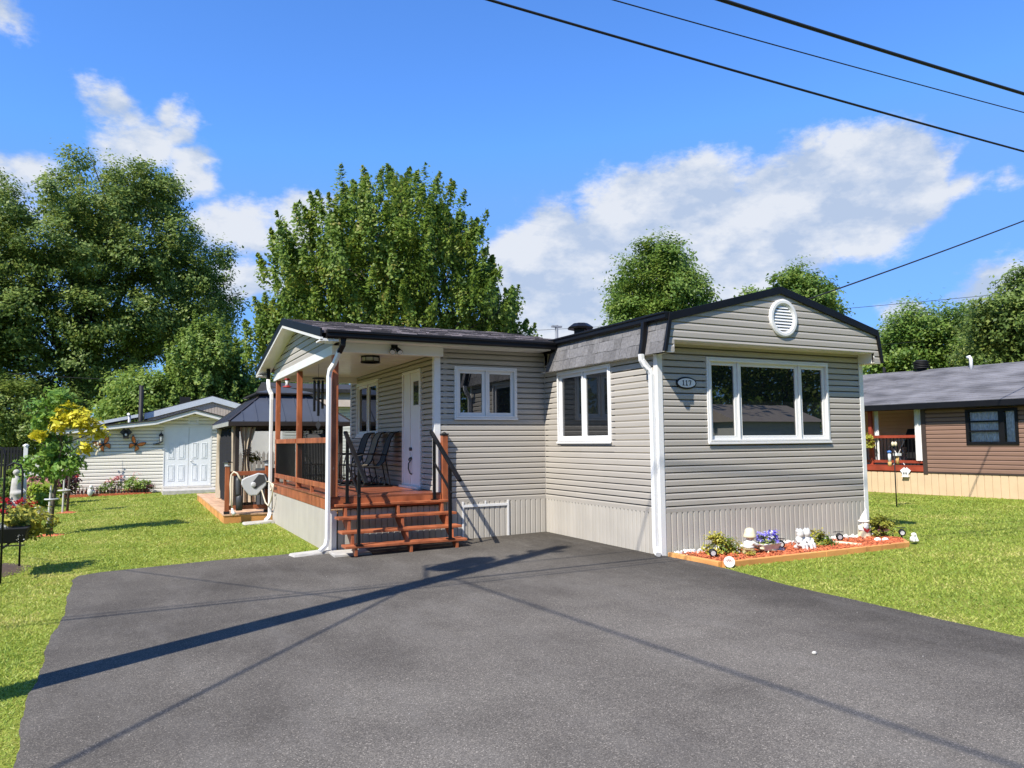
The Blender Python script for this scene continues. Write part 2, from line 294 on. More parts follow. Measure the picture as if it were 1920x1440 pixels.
M['lf_young'] = leafmat('young_leaf', [(0.1, (0.075, 0.18, 0.03)), (0.5, (0.158, 0.3, 0.045)), (1.0, (0.315, 0.435, 0.09))], trans=.35)
M['lf_gold'] = leafmat('golden_shrub_leaf', [(0.1, (0.176, 0.203, 0.027)), (0.5, (0.365, 0.365, 0.047)), (1.0, (0.621, 0.54, 0.095))], trans=.3)
M['lf_lime'] = leafmat('lime_leaf', [(.1, (.17, .28, .02)), (.5, (.28, .40, .03)), (1., (.42, .50, .08))], trans=.35)
M['lf_red'] = leafmat('dark_red_leaf', [(.1, (.06, .02, .025)), (.6, (.13, .045, .05)), (1., (.22, .09, .08))], trans=.2)
M['pet_red'] = leafmat('red_petal', [(.1, (.40, .008, .012)), (1., (.60, .03, .03))], trans=.25)
M['pet_pink'] = leafmat('pink_petal', [(.1, (.55, .22, .22)), (1., (.75, .42, .38))], trans=.25)
M['pet_purple'] = leafmat('violet_petal', [(.1, (.16, .10, .55)), (.6, (.27, .22, .75)), (1., (.5, .48, .85))], trans=.25)
M['pet_white'] = leafmat('white_petal', [(.1, (.6, .6, .55)), (1., (.8, .8, .76))], trans=.25)
M['amber'] = pm('bird_seed', (.55, .33, .12), .8, .3, 60.)
M['bluep'] = pm('blue_plastic', (.06, .16, .42), .4, .1, 6.)
M['orn'] = pm('clear_ball', (.65, .66, .66), .15, .1, 6., spec=.7)
M['whouse'] = pm('white_house_siding', (.62, .62, .58), .6, .04, 3.)

# ------------------------------------------------------------------ mesh helpers
class MB:
    def __init__(s): s.v = []; s.f = []; s.mi = []; s.cur = 0; s.sm = []; s.smooth = False
    def _add(s, vs, fs):
        b = len(s.v); s.v += [tuple(v) for v in vs]
        for f in fs: s.f.append([b + i for i in f]); s.mi.append(s.cur); s.sm.append(s.smooth)
        return s
    def quad(s, a, b, c, d): return s._add((a, b, c, d), [(0, 1, 2, 3)])
    def hexa(s, p):   # 4 bottom ccw, 4 top ccw
        return s._add(p, [(3, 2, 1, 0), (4, 5, 6, 7), (0, 1, 5, 4), (1, 2, 6, 5), (2, 3, 7, 6), (3, 0, 4, 7)])
    def box(s, x0, x1, y0, y1, z0, z1):
        return s.hexa([(x0, y0, z0), (x1, y0, z0), (x1, y1, z0), (x0, y1, z0), (x0, y0, z1), (x1, y0, z1), (x1, y1, z1), (x0, y1, z1)])
    def beam(s, a, b, w, h, up=(0, 0, 1)):
        a, b = Vector(a), Vector(b); d = (b - a).normalized(); u = Vector(up); r = d.cross(u).normalized() * (w / 2); q = r.cross(d).normalized() * (h / 2)
        return s.hexa([a - r - q, a + r - q, b + r - q, b - r - q, a - r + q, a + r + q, b + r + q, b - r + q])
    def prism(s, poly, axis, a0, a1):
        n = len(poly)
        def P(p, a): return {'x': (a, p[0], p[1]), 'y': (p[0], a, p[1]), 'z': (p[0], p[1], a)}[axis]
        return s._add([P(p, a0) for p in poly] + [P(p, a1) for p in poly], [list(range(n))[::-1], list(range(n, 2 * n))] + [(i, (i + 1) % n, n + (i + 1) % n, n + i) for i in range(n)])
    def tube(s, pts, r, n=8, prof=None, cap=True):
        pts = [Vector(p) for p in pts]; k = len(pts); rr = r if isinstance(r, (list, tuple)) else [r] * k
        vs = []; ref = None
        for i in range(k):
            d = (pts[min(i + 1, k - 1)] - pts[max(i - 1, 0)]).normalized()
            if ref is None: ref = Vector((0, 0, 1)) if abs(d.z) < .9 else Vector((1, 0, 0))
            u = (ref - d * ref.dot(d)).normalized(); ref = u; w = d.cross(u)
            if prof: vs += [pts[i] + u * p[0] * rr[i] + w * p[1] * rr[i] for p in prof]
            else: vs += [pts[i] + (u * math.cos(2 * math.pi * j / n) + w * math.sin(2 * math.pi * j / n)) * rr[i] for j in range(n)]
        m = len(prof) if prof else n
        fs = [(i * m + j, i * m + (j + 1) % m, (i + 1) * m + (j + 1) % m, (i + 1) * m + j) for i in range(k - 1) for j in range(m)]
        if cap: fs += [list(range(m))[::-1], list(range((k - 1) * m, k * m))]
        return s._add(vs, fs)
    def lathe(s, prof, c=(0, 0, 0), n=16):
        vs = [(c[0] + r * math.cos(2 * math.pi * j / n), c[1] + r * math.sin(2 * math.pi * j / n), c[2] + z) for r, z in prof for j in range(n)]
        k = len(prof); fs = [(i * n + j, i * n + (j + 1) % n, (i + 1) * n + (j + 1) % n, (i + 1) * n + j) for i in range(k - 1) for j in range(n)]
        fs += [list(range(n))[::-1], list(range((k - 1) * n, k * n))]
        return s._add(vs, fs)
    def ball(s, c, r, n=12, m=8):
        r = r if isinstance(r, tuple) else (r, r, r)
        prof = [(math.sin(math.pi * i / m), -math.cos(math.pi * i / m)) for i in range(m + 1)]
        vs = [(c[0] + r[0] * max(q, .001) * math.cos(2 * math.pi * j / n), c[1] + r[1] * max(q, .001) * math.sin(2 * math.pi * j / n), c[2] + r[2] * z) for q, z in prof for j in range(n)]
        return s._add(vs, [(i * n + j, i * n + (j + 1) % n, (i + 1) * n + (j + 1) % n, (i + 1) * n + j) for i in range(m) for j in range(n)])
    def mesh(s, name, mats):
        me = bpy.data.meshes.new(name); me.from_pydata(s.v, [], s.f)
        for m in (mats if isinstance(mats, (list, tuple)) else [mats]): me.materials.append(m)
        me.polygons.foreach_set('material_index', s.mi); me.polygons.foreach_set('use_smooth', s.sm); me.update(); return me
    def build(s, name, mats, parent=None, loc=(0, 0, 0), rz=0., bevel=0., **props):
        return link(name, s.mesh(name, mats), parent, loc, rz, bevel, **props)
def link(name, data, parent=None, loc=(0, 0, 0), rz=0., bevel=0., **props):
    o = bpy.data.objects.new(name, data); C.objects.link(o); o.location = tuple(loc) + (0,) * (3 - len(loc))
    if rz: o.rotation_euler = (0, 0, rz)
    if parent: o.parent = parent
    for k, v in props.items(): o[k] = v
    if bevel:
        b = o.modifiers.new('bevel', 'BEVEL'); b.width = bevel; b.segments = 2; b.limit_method = 'ANGLE'; b.angle_limit = R(40)
    return o
def thing(name, label, cat, loc=(0, 0, 0), rz=0., group=None):
    o = link(name, None, None, loc, rz, label=label, category=cat); o.empty_display_size = .2
    if group: o['group'] = group
    return o
def single(mb, name, mats, label, cat, loc=(0, 0, 0), rz=0., group=None, **k):
    o = mb.build(name, mats, None, loc, rz, label=label, category=cat, **k)
    if group: o['group'] = group
    return o
def copy_tree(o, parent=None, loc=None, rz=None, label=None):
    c = o.copy(); C.objects.link(c); c.parent = parent
    if loc is not None: c.location = loc
    if rz is not None: c.rotation_euler = (0, 0, rz)
    if label: c['label'] = label
    for ch in [x for x in o.children]: copy_tree(ch, c)
    return c
def gh(x, y=0): return 0.02 * max(x, -9.0) if x < 0 else 0.0

# leaves: N diamond blades in one mesh, with a random value per leaf
def leaf_mesh(name, P, size, mat, up=.55, nrm=None, aspect=.62, wide=1.0):
    n = len(P); P = np.asarray(P, float)
    nv = RNG.normal(size=(n, 3)) * .62; nv[:, 2] += up * 1.7
    if nrm is not None: nv += np.asarray(nrm) * 1.25
    nv /= np.linalg.norm(nv, axis=1)[:, None]
    a = RNG.normal(size=(n, 3)); a[:, 2] -= .5; a -= nv * (a * nv).sum(1)[:, None]; a /= np.linalg.norm(a, axis=1)[:, None] + 1e-9
    b = np.cross(nv, a); s = size * RNG.uniform(.65, 1.3, n)[:, None]
    v = np.stack([P - a * s * .5, P + b * s * .5 * aspect * wide - nv * s * .08, P + a * s * .55, P - b * s * .5 * aspect * wide - nv * s * .08], 1).reshape(-1, 3)
    me = bpy.data.meshes.new(name); me.vertices.add(4 * n); me.vertices.foreach_set('co', v.ravel())
    me.loops.add(4 * n); me.loops.foreach_set('vertex_index', np.arange(4 * n, dtype=np.int32))
    me.polygons.add(n); me.polygons.foreach_set('loop_start', np.arange(0, 4 * n, 4, dtype=np.int32))
    at = me.attributes.new('rnd', 'FLOAT', 'POINT'); at.data.foreach_set('value', np.repeat(RNG.random(n), 4).astype(np.float32))
    me.materials.append(mat); me.update(); me.validate(); return me
def clumped(lobes, n_clump, per, crad, shape='blob', shell=(.55, 1.0), asp=1.0, lean=.5):
    """leaf positions: clumps spread through the outer part of each lobe (x, y, z, r)"""
    pts = []; nr = []
    L_ = np.array(lobes, float); wgt = L_[:, 3] ** 2; tot = wgt.sum()
    ctr = L_[:, :3].mean(0)
    for (x, y, z, r), w in zip(lobes, wgt):
        k = max(2, int(round(n_clump * w / tot)))
        d = RNG.normal(size=(k, 3)); d[:, 2] += .25; d /= np.linalg.norm(d, axis=1)[:, None]
        rad = r * RNG.uniform(shell[0], shell[1], k)[:, None]
        cc = np.array((x, y, z)) + d * rad * np.array((1, 1, asp))
        for c, dd in zip(cc, d):
            m = int(per * RNG.uniform(.6, 1.4)); cr = crad * RNG.uniform(.7, 1.35)
            if shape == 'spire':
                ax = np.array((dd[0] * lean, dd[1] * lean, 1.0)); ax /= np.linalg.norm(ax)
                tt = RNG.random(m) ** .75; q = RNG.normal(size=(m, 3)) * (cr * .42 * (1.05 - tt))[:, None]
                p = c + ax * ((tt * 2.15 - .65) * cr)[:, None] + q
            else:
                q = RNG.normal(size=(m, 3)) * cr * np.array((.62, .62, .42)); p = c + q
            pts.append(p); nr.append(np.repeat(dd[None], m, 0))
    return np.concatenate(pts), np.concatenate(nr)
def limbs(mb, base, tips, r0, z_fork):
    """tapered trunk with limbs reaching towards the lobe centres"""
    bx, by, bz = base; fork = Vector((bx, by, z_fork))
    top = max(tips, key=lambda t: t[2]); T = Vector((fork.x + (top[0] - fork.x) * .7, fork.y + (top[1] - fork.y) * .7, top[2]))
    mb.tube([(bx, by, bz - .2), (bx + .02, by, bz + (z_fork - bz) * .5), fork, fork.lerp(T, .45) + Vector((.12, .1, 0)), T], [r0 * 1.25, r0, r0 * .85, r0 * .45, r0 * .06], 9)
    for t in tips:
        t = Vector(t[:3]); st = fork.lerp(T, max(0., min(.75, random.uniform(0, .7) * (t.z - fork.z) / max(.5, T.z - fork.z)))) if t.z > fork.z else fork - Vector((0, 0, .1))
        md = st.lerp(t, .5) + Vector((random.uniform(-.2, .2), random.uniform(-.2, .2), random.uniform(0, .35))); rl = r0 * random.uniform(.24, .4)
        mb.tube([st, md, t], [rl, rl * .6, rl * .12], 6)
        for _ in range(2):
            q = md.lerp(t, random.uniform(.1, .7)); e = q + Vector((random.uniform(-1, 1), random.uniform(-1, 1), random.uniform(-.1, 1.2))) * (t - md).length * .6
            mb.tube([q, e], [rl * .35, rl * .06], 5)
def tree(name, label, loc, face, lobes, zoff, mats, n_clump, per, crad, leaf, trunk_r, fork, shape='blob', group=None, tips=9, depth=.75, up=.55, asp=1.0, trunk_x=0., shell=(.55, 1.0), lean=.5, extra=None):
    """lobes = (x, z, r) as seen from the street side; each gets companions in front and behind"""
    root = thing(name, label, 'tree', loc, face, group)
    L_ = [(x, z + zoff, r) for x, z, r in lobes]
    cx = sum(l[0] for l in L_) / len(L_); cz = sum(l[1] for l in L_) / len(L_)
    RX = max(abs(l[0] - cx) + l[2] for l in L_); RZ = max(abs(l[1] - cz) + l[2] for l in L_)
    full = []
    for x, z, r in L_:
        rho = min(1., math.hypot((x - cx) / RX, (z - cz) / RZ)); dep = depth * RX * math.sqrt(max(.04, 1 - rho ** 2))
        for y in ((-dep, -.25 * dep, dep * .7) if dep > .8 * r else (-.3 * dep, dep * .5)):
            full.append((x + random.uniform(-.15, .15) * r, y, z + random.uniform(-.1, .1) * r, r * random.uniform(.85, 1.05)))
    P, nr = clumped(full, n_clump, per, crad, shape, shell, asp, lean)
    link('crown', leaf_mesh('crown', P, leaf, M[mats], up, nr), root)
    if extra:
        for nm, mk, lb, k, pr in extra:
            P, nr = clumped(lb, k, pr, crad, shape, shell, asp, lean); link(nm, leaf_mesh(nm, P, leaf, M[mk], up, nr), root)
    mb = MB(); mb.smooth = True
    limbs(mb, (trunk_x, 0, 0), [full[i] for i in np.linspace(0, len(full) - 1, tips).astype(int)], trunk_r, fork)
    mb.build('trunk', M['bark'], root)
    return root

# ------------------------------------------------------------------ ground, driveway
mb = MB()
xs = [-500, -120, -40, -20, -9, -7, -5, -3, -1.5, 0, 2, 5, 10, 20, 40, 120, 500]; ys = [-500, -120, -40, -20, -10, -5, 0, 5, 10, 15, 20, 25, 40, 120, 600]
for i in range(len(xs) - 1):
    for j in range(len(ys) - 1):
        mb.quad(*[(x, y, gh(x) - .004) for x, y in ((xs[i], ys[j]), (xs[i + 1], ys[j]), (xs[i + 1], ys[j + 1]), (xs[i], ys[j + 1]))])
link('lawn', mb.mesh('lawn', M['lawn']), kind='structure')
# driveway sheet with a wavering left edge
def edge_wave(y): return .014 * math.sin(y * 3.1) + .007 * math.sin(y * 9.7 + 1) + .004 * math.sin(y * 31 + 2)
LEFT = [(-7.05, -12.0), (-7.12, -5.0), (-7.159, -3.518), (-7.221, -2.213), (-7.242, -.724), (-7.229, 1.082), (-7.30, 2.9), (-7.24, 3.25), (-6.98, 3.395)]
TOP = [(-5.527, 3.50), (-4.40, 3.46), (-3.9, 3.40), (-2.0, 3.36), (.02, 3.36)]
RIGHT = [(.02, 0.02), (.07, -.5), (.03, -1.085), (-.126, -2.406), (-.172, -3.851), (-.173, -4.882), (-.15, -12.0)]
def dense(pts, st=.07):
    out = []
    for a, b in zip(pts[:-1], pts[1:]):
        n = max(1, int(math.hypot(b[0] - a[0], b[1] - a[1]) / st))
        out += [(a[0] + (b[0] - a[0]) * i / n, a[1] + (b[1] - a[1]) * i / n) for i in range(n)]
    return out + [pts[-1]]
le = [(x + edge_wave(y), y) for x, y in dense(LEFT)]; te = [(x, y + edge_wave(x) * (1 if x < -4 else 0)) for x, y in dense(TOP[:3])] + TOP[3:]
re_ = RIGHT[:3] + [(x + .6 * edge_wave(y), y) for x, y in dense(RIGHT[2:])][1:]
DRIVE = le + te + re_
import mathutils.geometry as mg
tri = mg.tessellate_polygon([[Vector((x, y, 0)) for x, y in DRIVE]])
mb = MB(); T_ = .018
mb._add([(x, y, gh(x) + T_) for x, y in DRIVE], [tuple(t) for t in tri])
n = len(DRIVE)
mb._add([(x, y, gh(x) + T_) for x, y in DRIVE] + [(x, y, gh(x) - .05) for x, y in DRIVE], [(i, (i + 1) % n, n + (i + 1) % n, n + i) for i in range(n)])
dv = link('driveway', mb.mesh('driveway', M['asph']), kind='structure')
import bmesh
bm = bmesh.new(); bm.from_mesh(dv.data); bmesh.ops.recalc_face_normals(bm, faces=bm.faces); bm.to_mesh(dv.data); bm.free()
# street behind the camera
mb = MB(); mb.box(-200, 200, -19.0, -12.05, -.30, .012); link('road', mb.mesh('road', M['asph']), kind='structure')
DP = np.array(DRIVE)
def in_poly(X, Y, P):
    ins = np.zeros(len(X), bool); j = len(P) - 1
    for i in range(len(P)):
        c = ((P[i, 1] > Y) != (P[j, 1] > Y)) & (X < (P[j, 0] - P[i, 0]) * (Y - P[i, 1]) / (P[j, 1] - P[i, 1] + 1e-12) + P[i, 0]); ins ^= c; j = i
    return ins

# ------------------------------------------------------------------ building helpers
_cache = {}
def siding(parent, ulo, uhi, z0, z1, course, mat, holes=(), lip=.015, gap=.019, seams=True, name='siding_panel', one=False, edge=None):
    """horizontal dutch-lap courses in a wall's own frame (x along, -y outward, z up); one object per panel"""
    left = edge[0] if edge else (lambda z: ulo); right = edge[1] if edge else (lambda z: uhi)
    acc = MB()
    def piece(za, zb, zc0, a, b, nm=name):
        fr = lambda z: (z - zc0) / course
        if gap and zb - zc0 > course * .97: zb = zb - gap
        out = lambda f: lip if f <= .6 else lip - (lip - .002) * ((f - .6) / .4) ** .8
        zs = sorted({za, zb, *[z for z in (zc0 + .6 * course, zc0 + .74 * course, zc0 + .87 * course) if za + 1e-5 < z < zb - 1e-5]})
        lv = []
        for z in zs:
            l_, r_ = a(z), b(z)
            if r_ - l_ < .004: break
            lv.append((z, l_, r_, out(fr(z))))
        if len(lv) < 2: return
        mb = acc if one else MB()
        zb0, l0, r0, o0 = lv[0]
        ox, oz = (0, 0) if one else (l0, za)
        vs = [(l0 - ox, 0, zb0 - oz), (r0 - ox, 0, zb0 - oz)]
        for z, l_, r_, o in lv: vs += [(l_ - ox, -o, z - oz), (r_ - ox, -o, z - oz)]
        k = len(lv); fs = [(2 * i, 2 * i + 1, 2 * i + 3, 2 * i + 2) for i in range(k)]
        z, l_, r_, o = lv[-1]; vs += [(l_ - ox, 0, z - oz), (r_ - ox, 0, z - oz)]; j = len(vs)
        fs += [[0] + [2 + 2 * i for i in range(k)] + [j - 2], [1] + [3 + 2 * i for i in range(k)][::1] + [j - 1]]
        mb._add(vs, fs)
        if not one:
            key = tuple(round(c, 4) for v in vs for c in v)
            if key not in _cache: _cache[key] = mb.mesh(nm, mat)
            link(nm, _cache[key], parent, (l0, 0, za))
    k = 0; z = z0
    while z < z1 - .01:
        zt = min(z + course, z1); cuts = sorted({z, zt, *[h[i] for h in holes for i in (2, 3) if z + .004 < h[i] < zt - .004]})
        for za, zb in zip(cuts[:-1], cuts[1:]):
            segs = [(None, None)]; zm = (za + zb) / 2
            hs_ = sorted(h for h in holes if h[2] < zm < h[3]); spans = []; cur = None
            for h in hs_: spans.append((cur, h[0])); cur = h[1]
            spans.append((cur, None))
            for s0, s1 in spans:
                a = (lambda z, v=s0: v) if s0 is not None else left; b = (lambda z, v=s1: v) if s1 is not None else right
                if seams and b(zm) - a(zm) > 2.2:
                    rs = random.Random(int(z * 100) // 19 + int(a(zm) * 7)); c = a(zm) + (b(zm) - a(zm)) * rs.uniform(.15, .85)
                    piece(za, zb, z, a, lambda z, c=c: c - .0012); piece(za, zb, z, lambda z, c=c: c + .0012, b)
                else: piece(za, zb, z, a, b)
        z += course; k += 1
    if one: return acc
def skirt_ribs(parent, ulo, uhi, z0, z1, mat, w=.1, name='skirting_panel', zf=None):
    n = int(round((uhi - ulo) / w)); w = (uhi - ulo) / n
    for i in range(n):
        zb = zf(ulo + (i + .5) * w) if zf else z0; h = round(z1 - zb, 2); key = ('rib', round(w, 4), h, mat.name)
        if key not in _cache:
            mb = MB(); g = .003; o = .011; c = .018
            pr = [(g, 0), (g + .004, -o * .7), (g + .014, -o), (w - g - .014, -o), (w - g - .004, -o * .7), (w - g, 0)]
            vs = [(x, y, 0) for x, y in pr] + [(x, y, h - c) for x, y in pr] + [(x + (c * .8 if i < 2 else -c * .8 if i > 3 else 0), y, h) for i, (x, y) in enumerate(pr)]
            fs = [(r * 6 + i, r * 6 + i + 1, (r + 1) * 6 + i + 1, (r + 1) * 6 + i) for r in (0, 1) for i in range(5)] + [(12, 13, 14, 15, 16, 17)]
            mb._add(vs, fs); _cache[key] = mb.mesh(name, mat)
        link(name, _cache[key], parent, (ulo + i * w, 0, z1 - h))
def frame_box(mb, u0, u1, z0, z1, t, y0, y1, tb=None, tt=None):
    tb = tb or t; tt = tt or t
    mb.box(u0, u0 + t, y0, y1, z0, z1); mb.box(u1 - t, u1, y0, y1, z0, z1)
    mb.box(u0 + t, u1 - t, y0, y1, z0, z0 + tb); mb.box(u0 + t, u1 - t, y0, y1, z1 - tt, z1)
def window(root, org, rz, u0, u1, z0, z1, splits, glass=None, fr='white', cas=.055, sash=.058, inner=None, name='window', slide=False):
    """casing + frame (part), sashes and panes (sub-parts); splits = fractions of the lights"""
    mb = MB(); frame_box(mb, u0, u1, z0, z1, cas, -.030, .05); frame_box(mb, u0 + cas * .55, u1 - cas * .55, z0 + cas * .5, z1 - cas * .6, .03, -.042, -.031)
    mb.box(u0 - .01, u1 + .01, -.048, -.031, z0 - .012, z0 + .022)
    a, b = u0 + cas, u1 - cas; c, d = z0 + cas, z1 - cas
    us = [a + (b - a) * s for s in splits]
    for u in us[1:-1]: mb.box(u - .012, u + .012, -.022, .05, c, d)
    w = mb.build(name, M[fr], root, (org[0], org[1], 0), rz, bevel=.004)
    for i, (l, r) in enumerate(zip(us[:-1], us[1:])):
        l += .014 if i else .002; r -= .014 if i < len(us) - 2 else .002
        y = .002
        s = MB(); frame_box(s, l, r, c + .002, d - .002, sash, y, y + .04); s.build('sash', M[fr], w, bevel=.004)
        p = MB(); p.box(l + sash - .006, r - sash + .006, y + .020, y + .026, c + sash - .006, d - sash + .006); p.build('pane', glass or M['glass'], w)
    return w

# ------------------------------------------------------------------ the grey mobile home
H = thing('mobile_home', 'grey vinyl-sided mobile home with white corner trim, black fascia and a roofed side porch', 'mobile home')
DD, WW, W2 = 3.30, 4.20, 2.022
ZS = .60; CRS = .0945
# front wall
fw = MB(); fw.box(0, WW, .06, .12, .0, 3.02); fw = fw.build('wall', M['siding'], H, (0, 0, 0))
FW = (.875, 3.395, 1.563, 2.838)
siding(fw, .068, WW - .068, ZS, 3.01, CRS, M['siding'], [FW])
window(H, (0, 0), 0, *FW, (0, .232, .757, 1))
# left wall
lw = MB(); lw.box(0, DD, .06, .12, 0, 3.2); lw = lw.build('wall', M['siding'], H, (0, DD), -math.pi / 2)
LW = (DD - 2.815, DD - 1.161, 1.588, 2.819)
siding(lw, .02, DD - .068, ZS, 2.98, CRS, M['siding'], [LW])
window(H, (0, DD), -math.pi / 2, *LW, (0, .5, 1))
# addition front wall
aw = MB(); aw.box(0, W2, .06, .12, -.05, 3.29); aw = aw.build('wall', M['siding'], H, (-W2, DD))
AW = (W2 - 1.767, W2 - .575, 2.009, 2.915)
siding(aw, .002, W2 - .02, ZS, 3.204, CRS, M['siding'], [AW])
window(H, (-W2, DD), 0, *AW, (0, .5, 1))
# porch wall behind the chairs
PY = 9.15
pw = MB(); pw.box(0, PY - DD, .06, .12, .5, 3.2); pw = pw.build('wall', M['siding'], H, (-W2, PY), -math.pi / 2)
DR = (PY - 5.24, PY - 4.20, .79, 2.955); PW = (PY - 8.60, PY - 6.88, 1.75, 2.982)
siding(pw, .06, PY - DD, .80, 3.12, CRS, M['siding'], [DR, PW])
window(H, (-W2, PY), -math.pi / 2, *PW, (0, .5, 1), cas=.07)
# hidden back and right walls
mb = MB(); mb.box(WW - .12, WW, .121, 14., 0, 3.2); mb.box(0, WW - .121, 13.88, 14., 0, 3.2); mb.box(-W2, -.001, PY, PY + .12, .0, 3.3); mb.box(0, .12, PY, 13.879, 0, 3.2); mb.build('back_wall', M['siding'], H)
# skirting
def skirt_part(loc, rz, u0, u1, z0=0., z1=ZS, zf=None, holes=None):
    mb = MB(); mb.box(u0, u1, -.001, .01, -.3, z1 - .002); s = mb.build('skirting', M['skirtbk'], H, loc, rz); skirt_ribs(s, u0, u1, z0, z1, M['skirt'], zf=zf); return s
skirt_part((0, -.004), 0, .07, WW - .07)
skirt_part((-.004, DD), -math.pi / 2, .02, DD - .07)
skirt_part((-W2, DD - .006), 0, 0, W2 - .02, zf=lambda u: round(gh(-W2 + u) - .04, 2))
skirt_part((-3.86, 3.29), 0, .12, 1.84, z0=-.12, z1=.575)
skirt_part((-3.872, 8.66), -math.pi / 2, 0, 5.36, z0=-.14, z1=.575)
# dark kick-out rail where siding meets skirting
mb = MB(); mb.box(.07, WW - .07, -.012, -.001, ZS - .018, ZS - .001); mb.box(-.012, -.001, .07, DD - .02, ZS - .018, ZS - .001); mb.box(-W2, -.02, DD - .012, DD - .001, ZS - .018, ZS - .001); mb.build('starter_strip', M['skirtbk'], H)
# corner boards
def corner(v): 
    mb = MB()
    for b in v: mb.box(*b)
    mb.build('corner_board', M['white'], H, bevel=.004)
corner([(-.022, .068, -.022, -.001, .0, 2.86), (-.022, -.001, .0, .068, .0, 2.86)])
corner([(WW - .068, WW + .022, -.022, -.001, .0, 3.0), (WW + .001, WW + .022, .0, .068, .0, 3.0)])
corner([(-W2 - .112, -W2 + .0, DD - .022, DD - .001, .79, 3.12), (-W2 - .112, -W2 - .09, DD, DD + .08, .79, 3.12)])
mb = MB(); mb.box(-.018, -.001, DD - .018, DD - .001, 0, 3.15); mb.build('corner_trim', M['siding'], H)
mb = MB(); mb.box(-W2 - .02, -W2 - .001, PY - .06, PY, .79, 3.12); mb.build('corner_board', M['white'], H)
corner([(-3.872, -3.762, 3.262, 3.284, -.09, .575), (-3.894, -3.872, 3.262, 3.35, -.09, .575)])
# white access hatch frame in the addition skirting
mb = MB(); y0, y1 = DD - .034, DD - .02
mb.box(-1.64, -1.605, y0, y1, -.03, .61); mb.box(-.79, -.755, y0, y1, -.02, .61); mb.box(-1.605, -.79, y0, y1, .515, .56); mb.box(-1.22, -1.19, y0, y1, .56, .612); mb.build('access_hatch', M['white'], H, bevel=.003)

# front gable above the projecting soffit
GY = -.30; SL = .258
ml = lambda z: -.10 + max(0, min(1, (z - 2.85) / .52)) * .105; mr = lambda z: WW + .10 - max(0, min(1, (z - 2.85) / .52)) * .105
gl = lambda z: max(ml(z), (z - 3.275) / SL); gr = lambda z: min(mr(z), WW - (z - 3.275) / SL)
mb = MB(); mb.prism([(-.10, 2.85), (.06, 2.85), (.06, 3.01), (WW - .06, 3.01), (WW - .06, 2.85), (WW + .10, 2.85), (WW, 3.37), (2.1, 3.83), (0, 3.37)], 'y', .004, .03)
gw = mb.build('wall', M['siding'], H, (0, GY))
siding(gw, 0, WW, 2.85, 3.80, .106, M['siding'], [(.06, WW - .06, 2., 3.01)], edge=(gl, gr), seams=False)
mb = MB(); mb.box(.06, WW - .06, GY + .001, -.001, 3.0, 3.012); mb.box(.048, .06, GY - .012, -.001, 2.842, 3.012); mb.box(WW - .06, WW - .048, GY - .012, -.001, 2.842, 3.012)
mb.box(-.11, .048, GY - .012, -.001, 2.838, 2.848); mb.box(WW - .048, WW + .11, GY - .012, -.001, 2.838, 2.848); mb.build('soffit', M['soffit'], H)
# oval gable vent
v = MB(); v.smooth = False; n = 40; vc = (2.136, 3.445)
ring = lambda rx, rz, y: [(vc[0] + rx * math.cos(2 * math.pi * i / n), y, vc[1] + rz * math.sin(2 * math.pi * i / n)) for i in range(n)]
rs = [ring(.285, .290, GY - .001), ring(.285, .290, GY - .035), ring(.265, .270, GY - .048), ring(.225, .232, GY - .048), ring(.205, .212, GY - .03), ring(.198, .205, GY - .03), ring(.19, .198, GY - .012)]
vs = [p for r in rs for p in r]; fs = [(a * n + i, a * n + (i + 1) % n, (a + 1) * n + (i + 1) % n, (a + 1) * n + i) for a in range(len(rs) - 1) for i in range(n)]
v._add(vs, fs); vent = v.build('gable_vent', M['white'], H)
v = MB(); v._add(rs[-1], [list(range(n))]); v.build('vent_screen', M['blackm'], vent)
for i in range(8):
    z = vc[1] - .165 + i * .047; hw = .19 * math.sqrt(max(0, 1 - ((z - vc[1]) / .198) ** 2))
    s = MB(); s.hexa([(-hw, -.030, -.016), (hw, -.030, -.016), (hw, -.024, -.019), (-hw, -.024, -.019), (-hw, -.016, .018), (hw, -.016, .018), (hw, -.011, .016), (-hw, -.011, .016)]); s.build('louver', M['white'], vent, (vc[0], GY, z))
# main roof, fascia, mansards
mb = MB()
for x0, z0, x1, z1 in ((-.03, 3.375, 2.1, 3.925), (2.1, 3.925, WW + .03, 3.375)):
    mb.hexa([(x0, GY - .035, z0 - .04), (x1, GY - .035, z1 - .04), (x1, 14.2, z1 - .04), (x0, 14.2, z0 - .04), (x0, GY - .035, z0), (x1, GY - .035, z1), (x1, 14.2, z1), (x0, 14.2, z0)])
mb.build('roof', M['roofsh'], H)
fs_ = MB()
fs_.prism([(-.03, 3.27), (2.1, 3.818), (2.1, 3.932), (-.03, 3.382)], 'y', GY - .045, GY - .012); fs_.prism([(2.1, 3.818), (WW + .03, 3.27), (WW + .03, 3.382), (2.1, 3.932)], 'y', GY - .045, GY - .012)
fs_.prism([(-.035, 3.38), (-.135, 2.842), (-.085, 2.842), (.025, 3.38)], 'y', GY - .048, GY - .010); fs_.prism([(WW - .025, 3.38), (WW + .085, 2.842), (WW + .135, 2.842), (WW + .035, 3.38)], 'y', GY - .048, GY - .010)
fs_.build('fascia', M['black'], H, bevel=.004)
mb = MB(); mb.prism([(-.01, 3.36), (-.118, 2.85), (-.03, 2.85), (.0, 3.36)], 'y', GY, 3.02); man = mb.build('mansard', M['blackm'], H)
mb = MB(); mb.prism([(WW, 3.36), (WW + .005, 2.85), (WW + .118, 2.85), (WW + .01, 3.36)], 'y', GY, 14.); mb.build('mansard', M['shingle'], H)
mb = MB(); mb.box(-.125, -.002, GY, 3.2, 2.838, 2.848); mb.build('soffit', M['soffit'], H)
